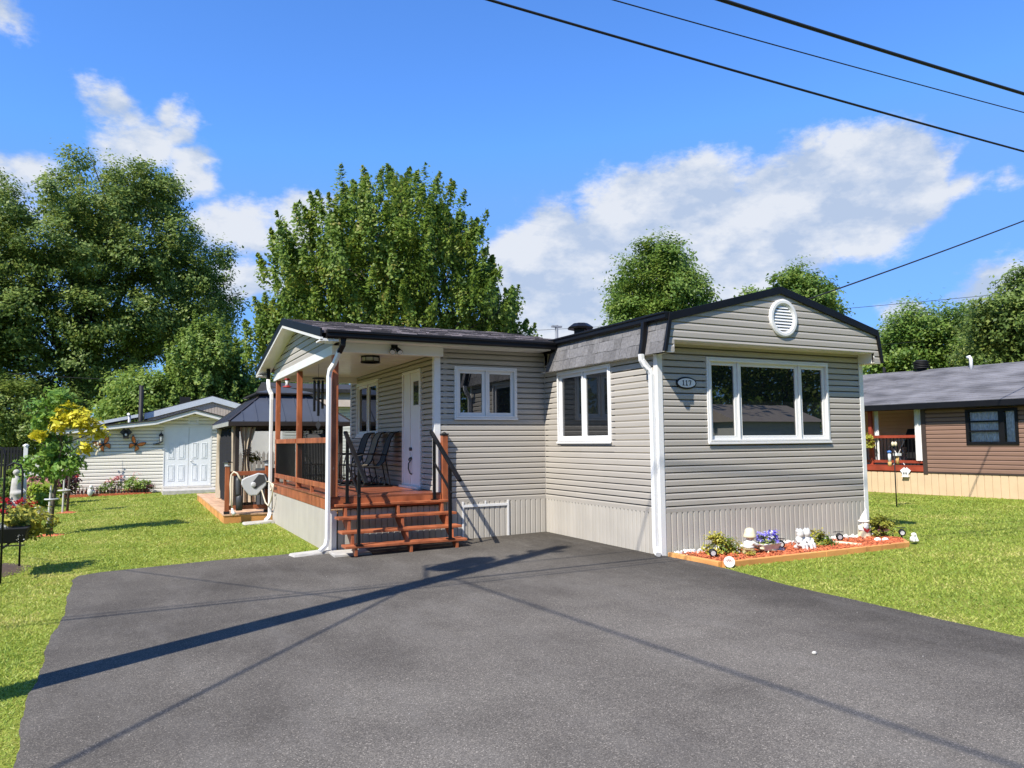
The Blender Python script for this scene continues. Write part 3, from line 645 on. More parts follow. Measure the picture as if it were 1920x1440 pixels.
ax = Vector((-.12 - .0, 0, -.52)).normalized()      # down the mansard
nrm = Vector((-.974, 0, .225)).normalized()
def shingle_at(y, s, w, h, lift):
    key = ('sh', round(w, 2), round(h, 3))
    if key not in _cache:
        m_ = MB(); m_.hexa([(0, -.008, 0), (w - .004, -.008, 0), (w - .004, .002, 0), (0, .002, 0), (0, -.004, h), (w - .004, -.004, h), (w - .004, .002, h), (0, .002, h)]); _cache[key] = m_.mesh('shingle', M['shingle'])
    o = link('shingle', _cache[key], man)
    base = Vector((0, 0, 3.35)) + ax * s
    X_ = Vector((0, -1, 0)); Z_ = -ax; Y_ = Z_.cross(X_)
    o.matrix_local = Matrix(((X_.x, Y_.x, Z_.x, base.x - .012 - nrm.x * -lift), (X_.y, Y_.y, Z_.y, y), (X_.z, Y_.z, Z_.z, base.z), (0, 0, 0, 1)))
for row in range(3):
    y = 3.02; s = .185 + row * .172
    yt = 2.60 + .155 * row           # the strip is cut to the slope of the addition's eave
    while y > GY + .02:
        w = min(random.choice((.11, .15, .19, .24)), y - GY)
        if w < .03: break
        if y - w < yt + .12 + .1: shingle_at(min(y, yt + .2), s + random.uniform(-.006, .008), w if y <= yt + .2 else max(.04, w - (y - yt - .2)), .18, random.uniform(0, .006))
        y -= w
# gutters
def gutter(a, b, sx, sy, z0, z1, mat='black'):
    pass
mb = MB(); pr = [(-.005, 3.40), (-.005, 3.30), (-.085, 3.29), (-.105, 3.315), (-.105, 3.365), (-.125, 3.375), (-.125, 3.40)]
mb.prism(pr, 'y', GY - .03, 3.05); mb.build('gutter', M['black'], H, bevel=.003)
mb = MB(); pr = [(2.83, 3.335), (2.83, 3.225), (2.75, 3.215), (2.73, 3.24), (2.73, 3.29), (2.71, 3.30), (2.71, 3.335)]
mb.prism(pr, 'x', -4.06, -.06); mb.build('gutter', M['black'], H, bevel=.003)
# downspouts: rectangular pipe
RP = [(-1, -.62), (-.62, -.8), (.62, -.8), (1, -.62), (1, .62), (.62, .8), (-.62, .8), (-1, .62)]
def spout(pts, mat='whitem', name='downspout', r=.038, elbows=(), elb=None):
    mb = MB(); mb.tube(pts, r, prof=RP); d = mb.build(name, M[mat], H)
    for seg in elbows:
        k = 11; e = MB()
        for i in range(k):
            a = Vector(seg[0]).lerp(Vector(seg[1]), i / k); b_ = Vector(seg[0]).lerp(Vector(seg[1]), (i + .55) / k); e.tube([a, b_], r * 1.07, prof=RP)
        e.build('elbow_rib', M[mat], d)
    return d
spout([(-.115, .13, 3.31), (-.15, .12, 3.05), (-.195, .11, 2.845)], 'black', elbows=())
spout([(-.195, .11, 2.845), (-.19, .11, 2.76), (-.15, .095, 2.68), (-.09, .07, 2.62), (-.062, .06, 2.55), (-.062, .055, 1.4), (-.062, .055, .14), (-.075, .02, .07), (-.10, -.05, .045)], elbows=[((-.185, .11, 2.75), (-.10, .075, 2.63))])
spout([(-3.79, 2.80, 3.22), (-3.80, 2.80, 3.12), (-3.83, 2.90, 3.02)], 'black')
spout([(-3.83, 2.90, 3.03), (-3.87, 3.05, 2.86), (-3.915, 3.14, 2.76), (-3.925, 3.17, 2.66), (-3.925, 3.17, 1.2), (-3.925, 3.17, .16), (-3.95, 3.16, .06), (-4.05, 3.12, -.02)])
spout([(-3.97, 8.95, 3.3), (-3.97, 8.95, 3.05)], 'black')
spout([(-3.97, 8.95, 3.06), (-3.97, 8.85, 2.85), (-3.93, 8.72, 2.72), (-3.93, 8.70, 2.6), (-3.93, 8.70, .12), (-3.97, 8.62, .02), (-4.05, 8.5, -.03)], elbows=[((-3.97, 8.85, 2.85), (-3.94, 8.74, 2.73))])
# addition roof: gable over wall and porch, ridge along x
EY, RY, BY, EZ, RZ, BZ = 2.80, 6.16, 9.62, 3.345, 4.0, 3.33
mb = MB()
for y0, z0, y1, z1 in ((EY, EZ, RY, RZ), (RY, RZ, BY, BZ)):
    mb.hexa([(-4.12, y0, z0 - .05), (.6, y0, z0 - .05), (.6, y1, z1 - .05), (-4.12, y1, z1 - .05), (-4.12, y0, z0 - .008), (.6, y0, z0 - .008), (.6, y1, z1 - .008), (-4.12, y1, z1 - .008)])
rf = mb.build('roof', M['roofsh'], H)
sh = MB(); nrow = 22
for r in range(nrow):
    t0 = r / nrow; y = EY - .02 + (RY - EY) * t0; z = EZ + (RZ - EZ) * t0; x = -4.13 + random.uniform(0, .1); dy = (RY - EY) / nrow; dz = (RZ - EZ) / nrow
    while x < .5:
        w = random.uniform(.12, .34); l = random.uniform(.0, .012); k = random.uniform(-.02, .012)
        sh.hexa([(x, y + k, z - .01), (x + w - .004, y + k, z - .01), (x + w - .004, y + dy * 1.15, z + dz * 1.15 - .008), (x, y + dy * 1.15, z + dz * 1.15 - .008), (x, y + k, z + .006 + l), (x + w - .004, y + k, z + .006 + l), (x + w - .004, y + dy * 1.15, z + dz * 1.15 - .002), (x, y + dy * 1.15, z + dz * 1.15 - .002)]); x += w
m_, t, o = newmat('mottled_tab'); 
g = nd(t, 'ShaderNodeNewGeometry'); r_ = nd(t, 'ShaderNodeValToRGB'); t.links.new(g.outputs['Random Per Island'], r_.inputs[0])
els = r_.color_ramp.elements; els.new(.4); els.new(.75)
for e, (p_, c) in zip(els, [(0, (.03, .028, .031)), (.4, (.06, .053, .058)), (.72, (.13, .115, .12)), (1, (.36, .31, .32))]): e.position = p_; e.color = c + (1,)
p = nd(t, 'ShaderNodeBsdfPrincipled'); p.inputs['Roughness'].default_value = .85; t.links.new(r_.outputs[0], p.inputs['Base Color'])
n_ = nd(t, 'ShaderNodeTexNoise'); n_.inputs['Scale'].default_value = 140; b_ = nd(t, 'ShaderNodeBump'); b_.inputs['Strength'].default_value = .8; b_.inputs['Distance'].default_value = .01
t.links.new(g.outputs['Position'], n_.inputs['Vector']); t.links.new(n_.outputs['Fac'], b_.inputs['Height']); t.links.new(b_.outputs[0], p.inputs['Normal']); t.links.new(p.outputs[0], o.inputs['Surface'])
sh.build('shingles', m_, H, kind='stuff')
# rake trim and sloping soffit of the porch gable
mb = MB()
for y0, z0, y1, z1 in ((EY - .02, EZ, RY, RZ), (RY, RZ, BY, BZ)):
    mb.prism([(y0, z0 - .115), (y1, z1 - .115), (y1, z1 + .02), (y0, z0 + .02)], 'x', -4.15, -4.121)
mb.build('fascia', M['black'], H, bevel=.003)
mb = MB()
for y0, z0, y1, z1 in ((EY - .02, EZ, RY, RZ), (RY, RZ, BY, BZ)):
    mb.prism([(y0, z0 - .165), (y1, z1 - .165), (y1, z1 - .118), (y0, z0 - .118)], 'x', -4.145, -4.11)
    mb.prism([(y0, z0 - .15), (y1, z1 - .15), (y1, z1 - .138), (y0, z0 - .138)], 'x', -4.109, -3.87)
mb.box(-4.145, -3.87, EY - .02, EY + .3, EZ - .175, EZ - .151); mb.box(-4.145, -3.87, BY - .45, BY, BZ - .175, BZ - .151); mb.build('soffit', M['soffit'], H)
# eave soffit along the front
mb = MB(); mb.box(-3.869, -.13, EY + .031, DD - .04, 3.205, 3.217); mb.box(-3.869, -.13, EY + .031, EY + .045, 3.217, 3.30); mb.build('soffit', M['soffit'], H)
# gable siding on the porch end, beam, ceiling
gx = thing; 
mb = MB(); mb.prism([(0.0, 3.15), (5.5, 3.15), (2.75, 3.72)], 'y', .004, .03); gp = mb.build('wall', M['siding'], H, (-3.862, 8.9), -math.pi / 2)
e0 = lambda z: 8.9 - (BY - (z - BZ + .15) / ((RZ - BZ) / (BY - RY))); e1 = lambda z: 8.9 - (EY + (z - EZ + .15) / ((RZ - EZ) / (RY - EY)))
siding(gp, 0, 5.5, 3.15, 3.86, .12, M['siding'], edge=(lambda z: max(.18, e0(z)), lambda z: min(5.78, e1(z))), seams=False)
mb = MB(); mb.box(-3.89, -3.77, 3.12, 8.72, 3.005, 3.15); mb.box(-3.769, -W2 - .001, 3.14, 3.279, 3.055, 3.204); mb.box(-3.769, -W2 - .001, 8.6, 8.72, 3.005, 3.14); mb.build('beam', M['white'], H, bevel=.004)
ce = MB(); ce.box(-3.769, -W2 - .02, 3.28, 8.599, 3.142, 3.16); ce = ce.build('ceiling', M['soffit'], H)
for i in range(26):
    if 'cs' not in _cache:
        q = MB(); q.box(0, 1.72, 0, .19, 0, .008); _cache['cs'] = q.mesh('ceiling_strip', M['soffit'])
    link('ceiling_strip', _cache['cs'], ce, (-3.765, 3.285 + i * .2035, 3.1335 + .001 * (i % 2)))

# ---- porch deck, posts, railing
dk = MB(); dk.box(-3.80, -W2 - .02, 3.24, 8.6, .60, .755); dk = dk.build('deck', M['stain'], H)
q = MB(); q.box(0, 1.86, 0, .137, 0, .03); bd = q.mesh('deck_board', M['deckw'])
for i in range(38): link('deck_board', bd, dk, (-3.905, 3.215 + i * .1425, .757 + random.uniform(0, .002)))
q = MB(); q.box(-3.89, -3.862, 3.23, 8.64, .575, .755); q.box(-3.861, -W2 - .02, 3.215, 3.236, .60, .755); q.build('deck_fascia', M['stain'], dk, bevel=.003)
def post(x, y, z0, z1, w=.095, name='post', mat='stain'):
    q = MB(); q.box(x - w / 2, x + w / 2, y - w / 2, y + w / 2, z0, z1); return q.build(name, M[mat], H, bevel=.006)
for y in (3.235, 6.10, 8.52): post(-3.815, y, .788, 3.005)
post(-1.975, 3.235, .67, 1.74, .10)
q = MB(); q.box(-2.035, -1.915, 3.175, 3.295, 1.74, 1.765); q.lathe([(.05, 0), (.01, .03)], (-1.975, 3.235, 1.765), 4); q.build('post_cap', M['blackm'], H)
q = MB(); q.box(-.009, .009, -.009, .009, 0, .645); bal = q.mesh('baluster', M['black'])
for a, b in ((3.285, 6.05), (6.15, 8.47)):
    q = MB(); q.box(-3.885, -3.845, a, b, 1.625, 1.715); rl = q.build('top_rail', M['stain'], H, bevel=.005)
    q = MB(); q.box(-3.885, -3.845, a, b, .895, .985); q.build('bottom_rail', M['stain'], rl, bevel=.005)
    n = int((b - a) / .122)
    for i in range(1, n): link('baluster', bal, rl, (-3.862, a + (b - a) * i / n, .983))
    q = MB(); m2 = (a + b) / 2; q.box(-3.885, -3.835, m2 - .04, m2 + .04, .788, .894); q.build('support_block', M['stain'], rl)
# ---- the entrance door in its frame
d = MB(); u0, u1, z0, z1 = DR
frame_box(d, u0, u1, z0, z1, .05, -.035, .04); d.box(u0 + .43, u0 + .47, -.03, .03, z0 + .05, z1 - .05); dr = d.build('door', M['white'], H, (-W2, PY), -math.pi / 2, bevel=.004)
q = MB(); q.box(u0 + .052, u0 + .428, -.012, .01, z0 + .051, z1 - .051); q.build('side_panel', M['doorw'], dr)
q = MB(); q.box(u0 + .472, u1 - .052, -.018, .012, z0 + .051, z1 - .051); q.build('door_leaf', M['doorw'], dr, bevel=.004)
q = MB(); frame_box(q, u1 - .42, u1 - .08, 2.28, 2.76, .022, -.027, -.0185); q.build('glass_frame', M['white'], dr)
q = MB(); q.box(u1 - .398, u1 - .102, -.023, -.0195, 2.302, 2.738); q.build('pane', M['doorglass'], dr)
hd = MB(); hd.smooth = True; hu = u0 + .52
hd.tube([(hu, -.02, 1.50), (hu, -.06, 1.50)], .032, 12); hd.tube([(hu, -.02, 1.33), (hu, -.05, 1.33), (hu + .02, -.075, 1.31), (hu + .045, -.08, 1.29)], [.03, .02, .014, .01], 10)
hd.tube([(hu, -.03, 1.30), (hu + .005, -.075, 1.24), (hu + .02, -.085, 1.15), (hu + .03, -.06, 1.06), (hu + .03, -.02, 1.04)], [.012, .014, .013, .012, .016], 8); hd.build('handle', M['dgrey'], dr)
q = MB(); q.box(u0 - .02, u1 + .02, -.09, -.036, z0, z0 + .035); q.build('threshold', M['whitem'], dr)
# black roof vent on the main roof
rv = MB(); cx, cy = .25, 2.45
rv.lathe([(.13, 0), (.13, .13)], (cx, cy, 3.42), 4); rv.lathe([(.22, 0), (.23, .03), (.13, .10), (.05, .112)], (cx, cy, 3.55), 8); rv.build('roof_vent', M['black'], H)
rv = MB(); rv.tube([(.12, 3.05, 3.38), (.12, 3.05, 3.70)], .03, 8); rv.box(.02, .22, 3.02, 3.08, 3.66, 3.69); rv.build('vent_pipe', M['galv'], H)

# ------------------------------------------------------------------ front steps
ST = thing('porch_steps', 'four open wooden steps with black metal handrails in front of the porch', 'steps', (-2.86, 2.8, gh(-2.86) + T_))
o_ = Vector((-2.86, 2.8, gh(-2.86) + T_))
def L_(x, y, z): return (x - o_.x, y - o_.y, z - o_.z)
TR = [(3.10, .675), (2.885, .49), (2.665, .30), (2.45, .115)]
for i, (yf, z) in enumerate(TR):
    q = MB()
    for k in range(2): q.box(-.965, .965, yf - o_.y + k * .137, yf - o_.y + k * .137 + .131, z - .038 - o_.z, z - o_.z)
    q.build('tread', M['stain'], ST, bevel=.005)
for x in (-.80, .05, .80):
    pts = [(3.24, .63), (3.24, .42)]
    q = MB(); poly = []
    for i, (yf, z) in enumerate(TR):
        ya = yf + .015; poly += [(ya + .19 - o_.y, z - .039 - o_.z), (ya - o_.y, z - .039 - o_.z)]
    gz_ = 0.0
    poly += [(2.465 - o_.y, gz_), (2.56 - o_.y, gz_), (2.60 - o_.y, .05), (3.22 - o_.y, .40 - o_.z + .0), (3.22 - o_.y, .63 - o_.z)]
    q.prism(poly, 'x', x - .022, x + .022); q.build('stringer', M['stain'], ST, bevel=.003)
for s, X in ((-1, -3.62), (1, -2.17)):
    q = MB(); a, b = L_(X, 3.33, 1.795), L_(X, 2.08, 1.035); q.beam(a, b, .062, .045); q.beam(L_(X, 3.18, 1.28), L_(X, 2.42, .82), .03, .03)
    h = q.build('handrail', M['black'], ST, bevel=.006)
    for y, z0, z1 in ((3.19, .676, 1.69), (2.40 + .09, .116, 1.245)):
        q = MB(); q.box(X - .022 - o_.x, X + .022 - o_.x, y - .022 - o_.y, y + .022 - o_.y, z0 - o_.z, z1 - o_.z); q.box(X - .055 - o_.x, X + .055 - o_.x, y - .05 - o_.y, y + .05 - o_.y, z0 - o_.z, z0 + .014 - o_.z); q.build('rail_post', M['black'], h)

# ------------------------------------------------------------------ small things on the house
# oval number plaque
PL = thing('house_number_plaque', 'oval white house number plaque reading 117 with black rim beside the front window', 'sign', (.489, -.012, 2.44))
ov = lambda rx, rz, n=40: [(rx * math.cos(2 * math.pi * i / n), rz * math.sin(2 * math.pi * i / n)) for i in range(n)]
q = MB(); q.prism(ov(.182, .088), 'y', -.022, .010); q.build('rim', M['blackm'], PL, bevel=.004)
q = MB(); q.prism(ov(.158, .066), 'y', -.027, -.0221); q.build('face', M['white'], PL)
def dig1(mb, x):
    for p in ([(x - .006, -.036), (x + .006, -.036), (x + .006, .038), (x - .006, .038)], [(x - .020, -.038), (x + .020, -.038), (x + .020, -.0285), (x - .020, -.0285)], [(x - .006, .0381), (x - .020, .024), (x - .018, .019), (x - .0061, .026)]): mb.prism(p, 'y', -.0305, -.0271)
def dig7(mb, x):
    for p in ([(x - .024, .029), (x + .024, .029), (x + .024, .038), (x - .024, .038)], [(x - .024, .018), (x - .017, .018), (x - .017, .0289), (x - .024, .0289)], [(x + .012, .0288), (x + .024, .0288), (x + .002, -.037), (x - .010, -.037)]): mb.prism(p, 'y', -.0305, -.0271)
q = MB(); dig1(q, -.062); dig1(q, -.004); dig7(q, .056); q.build('numerals', M['blackm'], PL)
# twin flood light and ceiling light
FL = thing('flood_light', 'black twin-headed flood light under the porch eave', 'light', (-2.88, 3.13, 3.16))
q = MB(); q.box(-.05, .05, -.03, .012, -.02, .10); q.build('mount', M['black'], FL, bevel=.006)
for s in (-1, 1):
    q = MB(); q.smooth = True; q.tube([(s * .02, -.02, .01), (s * .045, -.05, -.03)], .012, 8)
    q.tube([(s * .045, -.03, -.02), (s * .055, -.07, -.055), (s * .062, -.10, -.085)], [.028, .042, .05], 14); h = q.build('lamp_head', M['black'], FL)
    q = MB(); q.tube([(s * .0622, -.1005, -.0855), (s * .063, -.1035, -.0885)], .042, 14); q.build('lens', M['grey'], h)
CL = thing('ceiling_light', 'black caged ceiling light mounted under the porch ceiling', 'light', (-2.97, 4.20, 3.133))
q = MB(); q.lathe([(.17, -.03), (.17, -.001)], (0, 0, 0), 8); q.lathe([(.175, -.12), (.175, -.095), (.15, -.095), (.15, -.12)], (0, 0, 0), 8)
for i in range(8): a = i * math.pi / 4; q.tube([(.165 * math.cos(a), .165 * math.sin(a), -.03), (.165 * math.cos(a), .165 * math.sin(a), -.1)], .006, 5)
q.build('cage', M['black'], CL); q = MB(); q.lathe([(.14, -.11), (.15, -.031)], (0, 0, 0), 8); q.build('shade', M['grey'], CL)
# hanging things under the porch roof
HB = thing('hummingbird_feeder', 'red and clear hummingbird feeder hanging from the porch beam', 'bird feeder', (-3.83, 7.36, 3.0))
q = MB(); q.tube([(0, 0, 0), (0, 0, -.03)], .003, 5); q.build('hook', M['blackm'], HB)
q = MB(); q.smooth = True; q.lathe([(.02, -.03), (.06, -.045), (.06, -.06), (.02, -.065)], (0, 0, 0), 14); q.lathe([(.05, -.225), (.09, -.215), (.09, -.20), (.03, -.185)], (0, 0, 0), 14); q.build('cap', M['red'], HB)
q = MB(); q.smooth = True; q.lathe([(.03, -.066), (.045, -.09), (.03, -.13), (.05, -.184)], (0, 0, 0), 14); q.build('bottle', M['orn'], HB)
WC = thing('wind_chime', 'long black tube wind chime hanging under the porch ceiling', 'wind chime', (-3.585, 5.5, 3.13))
q = MB(); q.tube([(0, 0, 0), (0, 0, -.29)], .004, 5); q.lathe([(.115, -.315), (.12, -.30), (.10, -.29), (.02, -.285)], (0, 0, 0), 18); q.build('top_disc', M['black'], WC)
for i, l in enumerate((.52, .62, .57, .47, .66, .42)):
    a = i * math.pi / 3 + .3; x, y = .085 * math.cos(a), .085 * math.sin(a)
    q = MB(); q.tube([(x, y, -.31), (x, y, -.345)], .002, 4); q.tube([(x, y, -.345), (x, y, -.345 - l)], .024, 10); q.build('chime_tube', M['black'], WC)
q = MB(); q.tube([(0, 0, -.3), (0, 0, -1.12)], .003, 4); q.lathe([(.05, -.70), (.055, -.685), (.05, -.67)], (0, 0, 0), 12); q.prism([(0, -1.08), (.05, -1.17), (0, -1.26), (-.05, -1.17)], 'y', -.003, .003); q.build('clapper', M['dgrey'], WC)
BO = thing('ball_ornament', 'string of clear balls hanging beside the front porch post', 'ornament', (-3.74, 3.62, 3.005))
q = MB(); q.tube([(0, 0, .13), (0, 0, -.72)], .002, 4); q.build('string', M['wire'], BO)
for z in (-.33, -.385, -.47, -.66): q = MB(); q.smooth = True; q.ball((0, 0, z), .03); q.build('ball', M['orn'], BO)

# ------------------------------------------------------------------ patio chairs on the porch
def chair(name, label, loc, rz, mat):
    r = thing(name, label, 'chair', loc, rz, 'sling chairs on the porch')
    prof = [(-.30, .40), (-.05, .37), (.16, .38), (.24, .47), (.30, .66), (.37, .90), (.44, 1.02), (.52, 1.04)]    # side profile, +x to the back
    def sheet(ps, th):
        q = MB(); k = len(ps)
        v = [(x, y, z) for y in (-.245, .245) for x, z in ps] + [(x + .0, y, z - th) for y in (-.245, .245) for x, z in ps]
        q._add(v, [(i, i + 1, k + i + 1, k + i) for i in range(k - 1)] + [(2 * k + i, 3 * k + i, 3 * k + i + 1, 2 * k + i + 1) for i in range(k - 1)]); q.smooth = True; return q
    sheet(prof[:4], .006).build('seat', mat, r); sheet(prof[3:], .006).build('backrest', mat, r)
    for y in (-.26, .26):
        q = MB(); q.smooth = True; q.tube([(x, y, z) for x, z in prof], .014, 7); q.build('side_rail', M['black'], r)
        q = MB(); q.smooth = True; q.tube([(-.30, y * 1.06, .12), (-.31, y * 1.06, .40), (-.27, y * 1.08, .585), (-.15, y * 1.08, .615), (.12, y * 1.08, .62), (.27, y * 1.04, .60)], .012, 7); q.build('armrest', M['black'], r)
        q = MB(); q.smooth = True; q.tube([(-.40, y * 1.06, .01), (-.2, y * 1.06, .015), (.2, y * 1.06, .015), (.40, y * 1.06, .01)], .014, 7)
        for cx in (-.2, .2): q.tube([(cx + .07 * math.cos(t), y * 1.06, .10 + .085 * math.sin(t)) for t in np.linspace(-1.4, 4.4, 14)], .008, 6)
        q.build('leg', M['black'], r)
        q = MB(); q.tube([(.26, y * 1.05, .55), (.36, y * 1.05, .02)], .012, 7); q.build('leg', M['black'], r)
    q = MB(); q.tube([(-.28, -.26, .14), (-.28, .26, .14)], .011, 6); q.tube([(.25, -.26, .14), (.25, .26, .14)], .011, 6); q.tube([(.52, -.26, 1.04), (.52, .26, 1.04)], .014, 7); q.build('crossbar', M['black'], r)
    return r
zt = .789
chair('patio_chair', 'black-framed sling chair nearest the entrance door', (-2.58, 5.62, zt), R(-8), M['slingd'])
chair('patio_chair', 'tan sling chair second from the entrance door', (-2.62, 6.38, zt), R(-4), M['sling'])
chair('patio_chair', 'dark sling chair third from the door, under the porch window', (-2.64, 7.12, zt), R(-2), M['slingd'])
chair('patio_chair', 'dark sling chair at the far end of the porch, turned towards the street', (-3.05, 8.05, zt), R(75), M['slingd'])

# ------------------------------------------------------------------ splash blocks, paver
q = MB(); q.hexa([(-.30, -.14, 0), (.32, -.14, 0), (.32, .14, 0), (-.30, .14, 0), (-.28, -.11, .045), (.30, -.13, .06), (.30, .13, .06), (-.28, .11, .045)]); sbm = q
single(q, 'splash_block', M['conc'], 'pale concrete splash block under the downspout at the front porch post', 'splash block', (-4.17, 3.22, gh(-4.17)), R(8), 'concrete splash blocks')
single(sbm, 'splash_block', M['conc'], 'pale concrete splash block under the downspout beside the hose reel', 'splash block', (-4.22, 8.45, gh(-4.2)), R(4), 'concrete splash blocks')
q = MB(); q.box(-.30, .26, -.26, .26, -.02, .035); single(q, 'paver', M['conc'], 'grey concrete paver partly under the left end of the porch steps', 'paver', (-3.62, 2.92, gh(-3.62) + .01), R(-3), bevel=.005)

# ------------------------------------------------------------------ low gazebo deck with hose reel
zd = .10
D2 = thing('low_deck', 'low stained wooden deck under the gazebo with a short front railing', 'deck', (-4.85, 8.95, gh(-4.85)))
z0 = gh(-4.85); T2 = zd - z0
q = MB(); q.box(0, 3.2, 0, .035, 0, T2 - .03); q.box(0, .035, .036, 7.9, 0, T2 - .03); q.box(.04, 3.2, 7.86, 7.9, 0, T2 - .03); q.build('fascia_board', M['rawood'], D2)
q = MB(); q.box(0, 7.93, 0, .137, 0, .03); bd2 = q.mesh('deck_board', M['deck2w'])
for i in range(22):
    o = link('deck_board', bd2, D2, (-.015 + .137 + i * .1425, -.015, T2 - .03 + random.uniform(0, .002)), R(90))
def lantern_cap(x, y, z):
    q = MB(); q.box(x - .055, x + .055, y - .055, y + .055, z, z + .02); q.lathe([(.055, .021), (.075, .075)], (x, y, z), 4); c = q.build('post_light', M['grey'], D2)
    q = MB(); q.lathe([(.11, .076), (.105, .09), (.02, .12)], (x, y, z), 4); q.build('light_cap', M['blackm'], c)
for x in (.06, .90):
    q = MB(); q.box(x - .045, x + .045, .03, .12, T2, T2 + 1.04); q.build('post', M['stain'], D2, bevel=.005)
    q = MB(); q.box(x - .058, x + .058, .018, .132, T2, T2 + .06); q.build('post_base', M['blackm'], D2); lantern_cap(x, .075, T2 + 1.04)
q = MB(); q.box(.106, .854, .055, .095, T2 + .83, T2 + .925); rr = q.build('top_rail', M['stain'], D2, bevel=.004)
q = MB(); q.box(.106, .854, .055, .095, T2 + .09, T2 + .18); q.build('bottom_rail', M['stain'], rr, bevel=.004)
q = MB(); q.box(-.01, .01, -.01, .01, 0, .648); b2 = q.mesh('baluster', M['black'])
for i in range(1, 8): link('baluster', b2, rr, (.106 + .748 * i / 8, .075, T2 + .181))
HR = thing('hose_reel', 'grey and black wall-mounted hose reel with cream hose on the low deck post', 'hose reel', (-4.25, 8.90, .74))
hexp = [(-.27, .10), (-.18, .155), (.08, .245), (.20, .225), (.27, .10), (.25, -.03), (.06, -.245), (-.10, -.245), (-.20, -.12), (-.27, .0)]
q = MB(); q.prism([(x * 1.0, z) for x, z in hexp], 'y', -.10, -.045); q.build('cover', M['grey'], HR, bevel=.02)
q = MB(); q.prism([(x * .97 + .055, z * .97) for x, z in hexp], 'y', -.0449, .16); q.build('drum', M['dgrey'], HR, bevel=.02)
q = MB(); q.prism([(-.06, -.02), (.02, -.10), (.24, .06), (.20, .20), (.09, .215), (-.03, .06)], 'y', -.108, -.1005); q.build('side_plate', M['dgrey'], HR, bevel=.005)
q = MB(); q.smooth = True; q.lathe([(.055, 0), (.055, .02), (.04, .028)], (0, 0, 0), 20); hb = q.mesh('hub', M['grey']); o = link('hub', hb, HR, (-.02, -.101, -.005)); o.rotation_euler = (R(90), 0, 0)
q = MB(); q.box(.20, .34, .02, .09, -.12, .12); q.build('bracket', M['black'], HR, bevel=.006)
q = MB(); q.smooth = True; q.tube([(-.26, -.07, .08), (-.31, -.07, .15), (-.36, -.06, .25), (-.42, -.03, .28), (-.47, -.02, .22), (-.49, -.05, .02), (-.48, -.08, -.25), (-.45, -.08, -.5)], .02, 8); q.build('hose', M['hose'], HR)
q = MB(); q.smooth = True; q.tube([(.26, .02, .04), (.285, -.25, .06), (.285, -.55, .03), (.28, -.72, -.01), (.275, -.70, -.10), (.275, -.55, -.12), (.28, -.50, -.02), (.285, -.66, .03), (.285, -.86, .02), (.28, -.80, -.14), (.27, -.62, -.34), (.26, -.42, -.46), (.22, -.22, -.40), (.17, -.10, -.18), (.14, -.06, -.05)], .015, 8); q.build('hose', M['hose'], HR)
q = MB(); q.smooth = True; q.tube([(-.45, -.08, -.50), (-.44, -.09, -.58), (-.40, -.12, -.63)], [.02, .032, .05], 10); q.build('nozzle', M['whitem'], HR)
BG = MB(); BG.smooth = True; BG.tube([(0, .02, .72), (.0, -.015, .80), (0, -.03, .72), (.01, -.035, .45), (.015, -.035, .40)], [.05, .06, .055, .06, .055], 8); BG.tube([(.015, -.035, .40), (.03, -.04, .37), (.03, -.04, .08)], [.05, .075, .07], 8)
single(BG, 'draped_cloth', M['dgrey'], 'dark cloth cover draped over the low deck railing beside the hose reel', 'cloth', (-4.58, 8.93, zd))

# ------------------------------------------------------------------ gazebo
GX0, GX1, GY0, GY1 = -4.62, -1.66, 10.55, 14.75
GZ = thing('gazebo', 'hard-top gazebo with a slate-blue two-tier metal roof, dark nets and tied beige curtains', 'gazebo', (-3.14, 12.65, .10))
gc = Vector((-3.14, 12.65, .10)); hx, hy = (GX1 - GX0) / 2, (GY1 - GY0) / 2
ez, tz, pz = 2.17 - .10, 2.86 - .10, 3.14 - .10
q = MB(); c = [(-hx, -hy), (hx, -hy), (hx, hy), (-hx, hy)]
tx, ty = .62, 1.15
top = [(-tx, -ty), (tx, -ty), (tx, ty), (-tx, ty)]
for i in range(4):
    a, b, d, e = c[i], c[(i + 1) % 4], top[(i + 1) % 4], top[i]
    nseg = 9 if i % 2 == 0 else 12
    q = MB()
    q.hexa([(a[0], a[1], ez - .01), (b[0], b[1], ez - .01), (d[0], d[1], tz - .01), (e[0], e[1], tz - .01), (a[0], a[1], ez + .004), (b[0], b[1], ez + .004), (d[0], d[1], tz + .004), (e[0], e[1], tz + .004)])
    pnl = q.build('roof_panel', M['gazroof'], GZ)
    ed = Vector((b[0] - a[0], b[1] - a[1], 0)); inn = Vector((e[0] + d[0] - a[0] - b[0], e[1] + d[1] - a[1] - b[1], 0)) / 2
    for k in range(1, nseg):          # standing seams
        s = k / nseg; p0 = Vector((a[0], a[1], ez + .012)) + ed * s
        l1 = (Vector((e[0], e[1], 0)) - Vector((a[0], a[1], 0))).dot(ed.normalized()) / ed.length; l2 = (Vector((d[0], d[1], 0)) - Vector((b[0], b[1], 0))).dot(-ed.normalized()) / ed.length
        f = min(1., s / l1 if l1 > 0 else 1., (1 - s) / l2 if l2 > 0 else 1.) * .985
        p1 = p0 + inn * f + Vector((0, 0, (tz - ez) * f)); r_ = MB(); r_.beam(p0, p1, .022, .02); r_.build('roof_seam', M['gazroof'], pnl)
    r_ = MB(); r_.beam((a[0], a[1], ez + .01), (e[0], e[1], tz + .01), .05, .03); r_.build('hip_cap', M['gazfr'], GZ)
t2 = [(-tx - .14, -ty - .14), (tx + .14, -ty - .14), (tx + .14, ty + .14), (-tx - .14, ty + .14)]; pk = [(-.03, -.55), (.03, -.55), (.03, .55), (-.03, .55)]
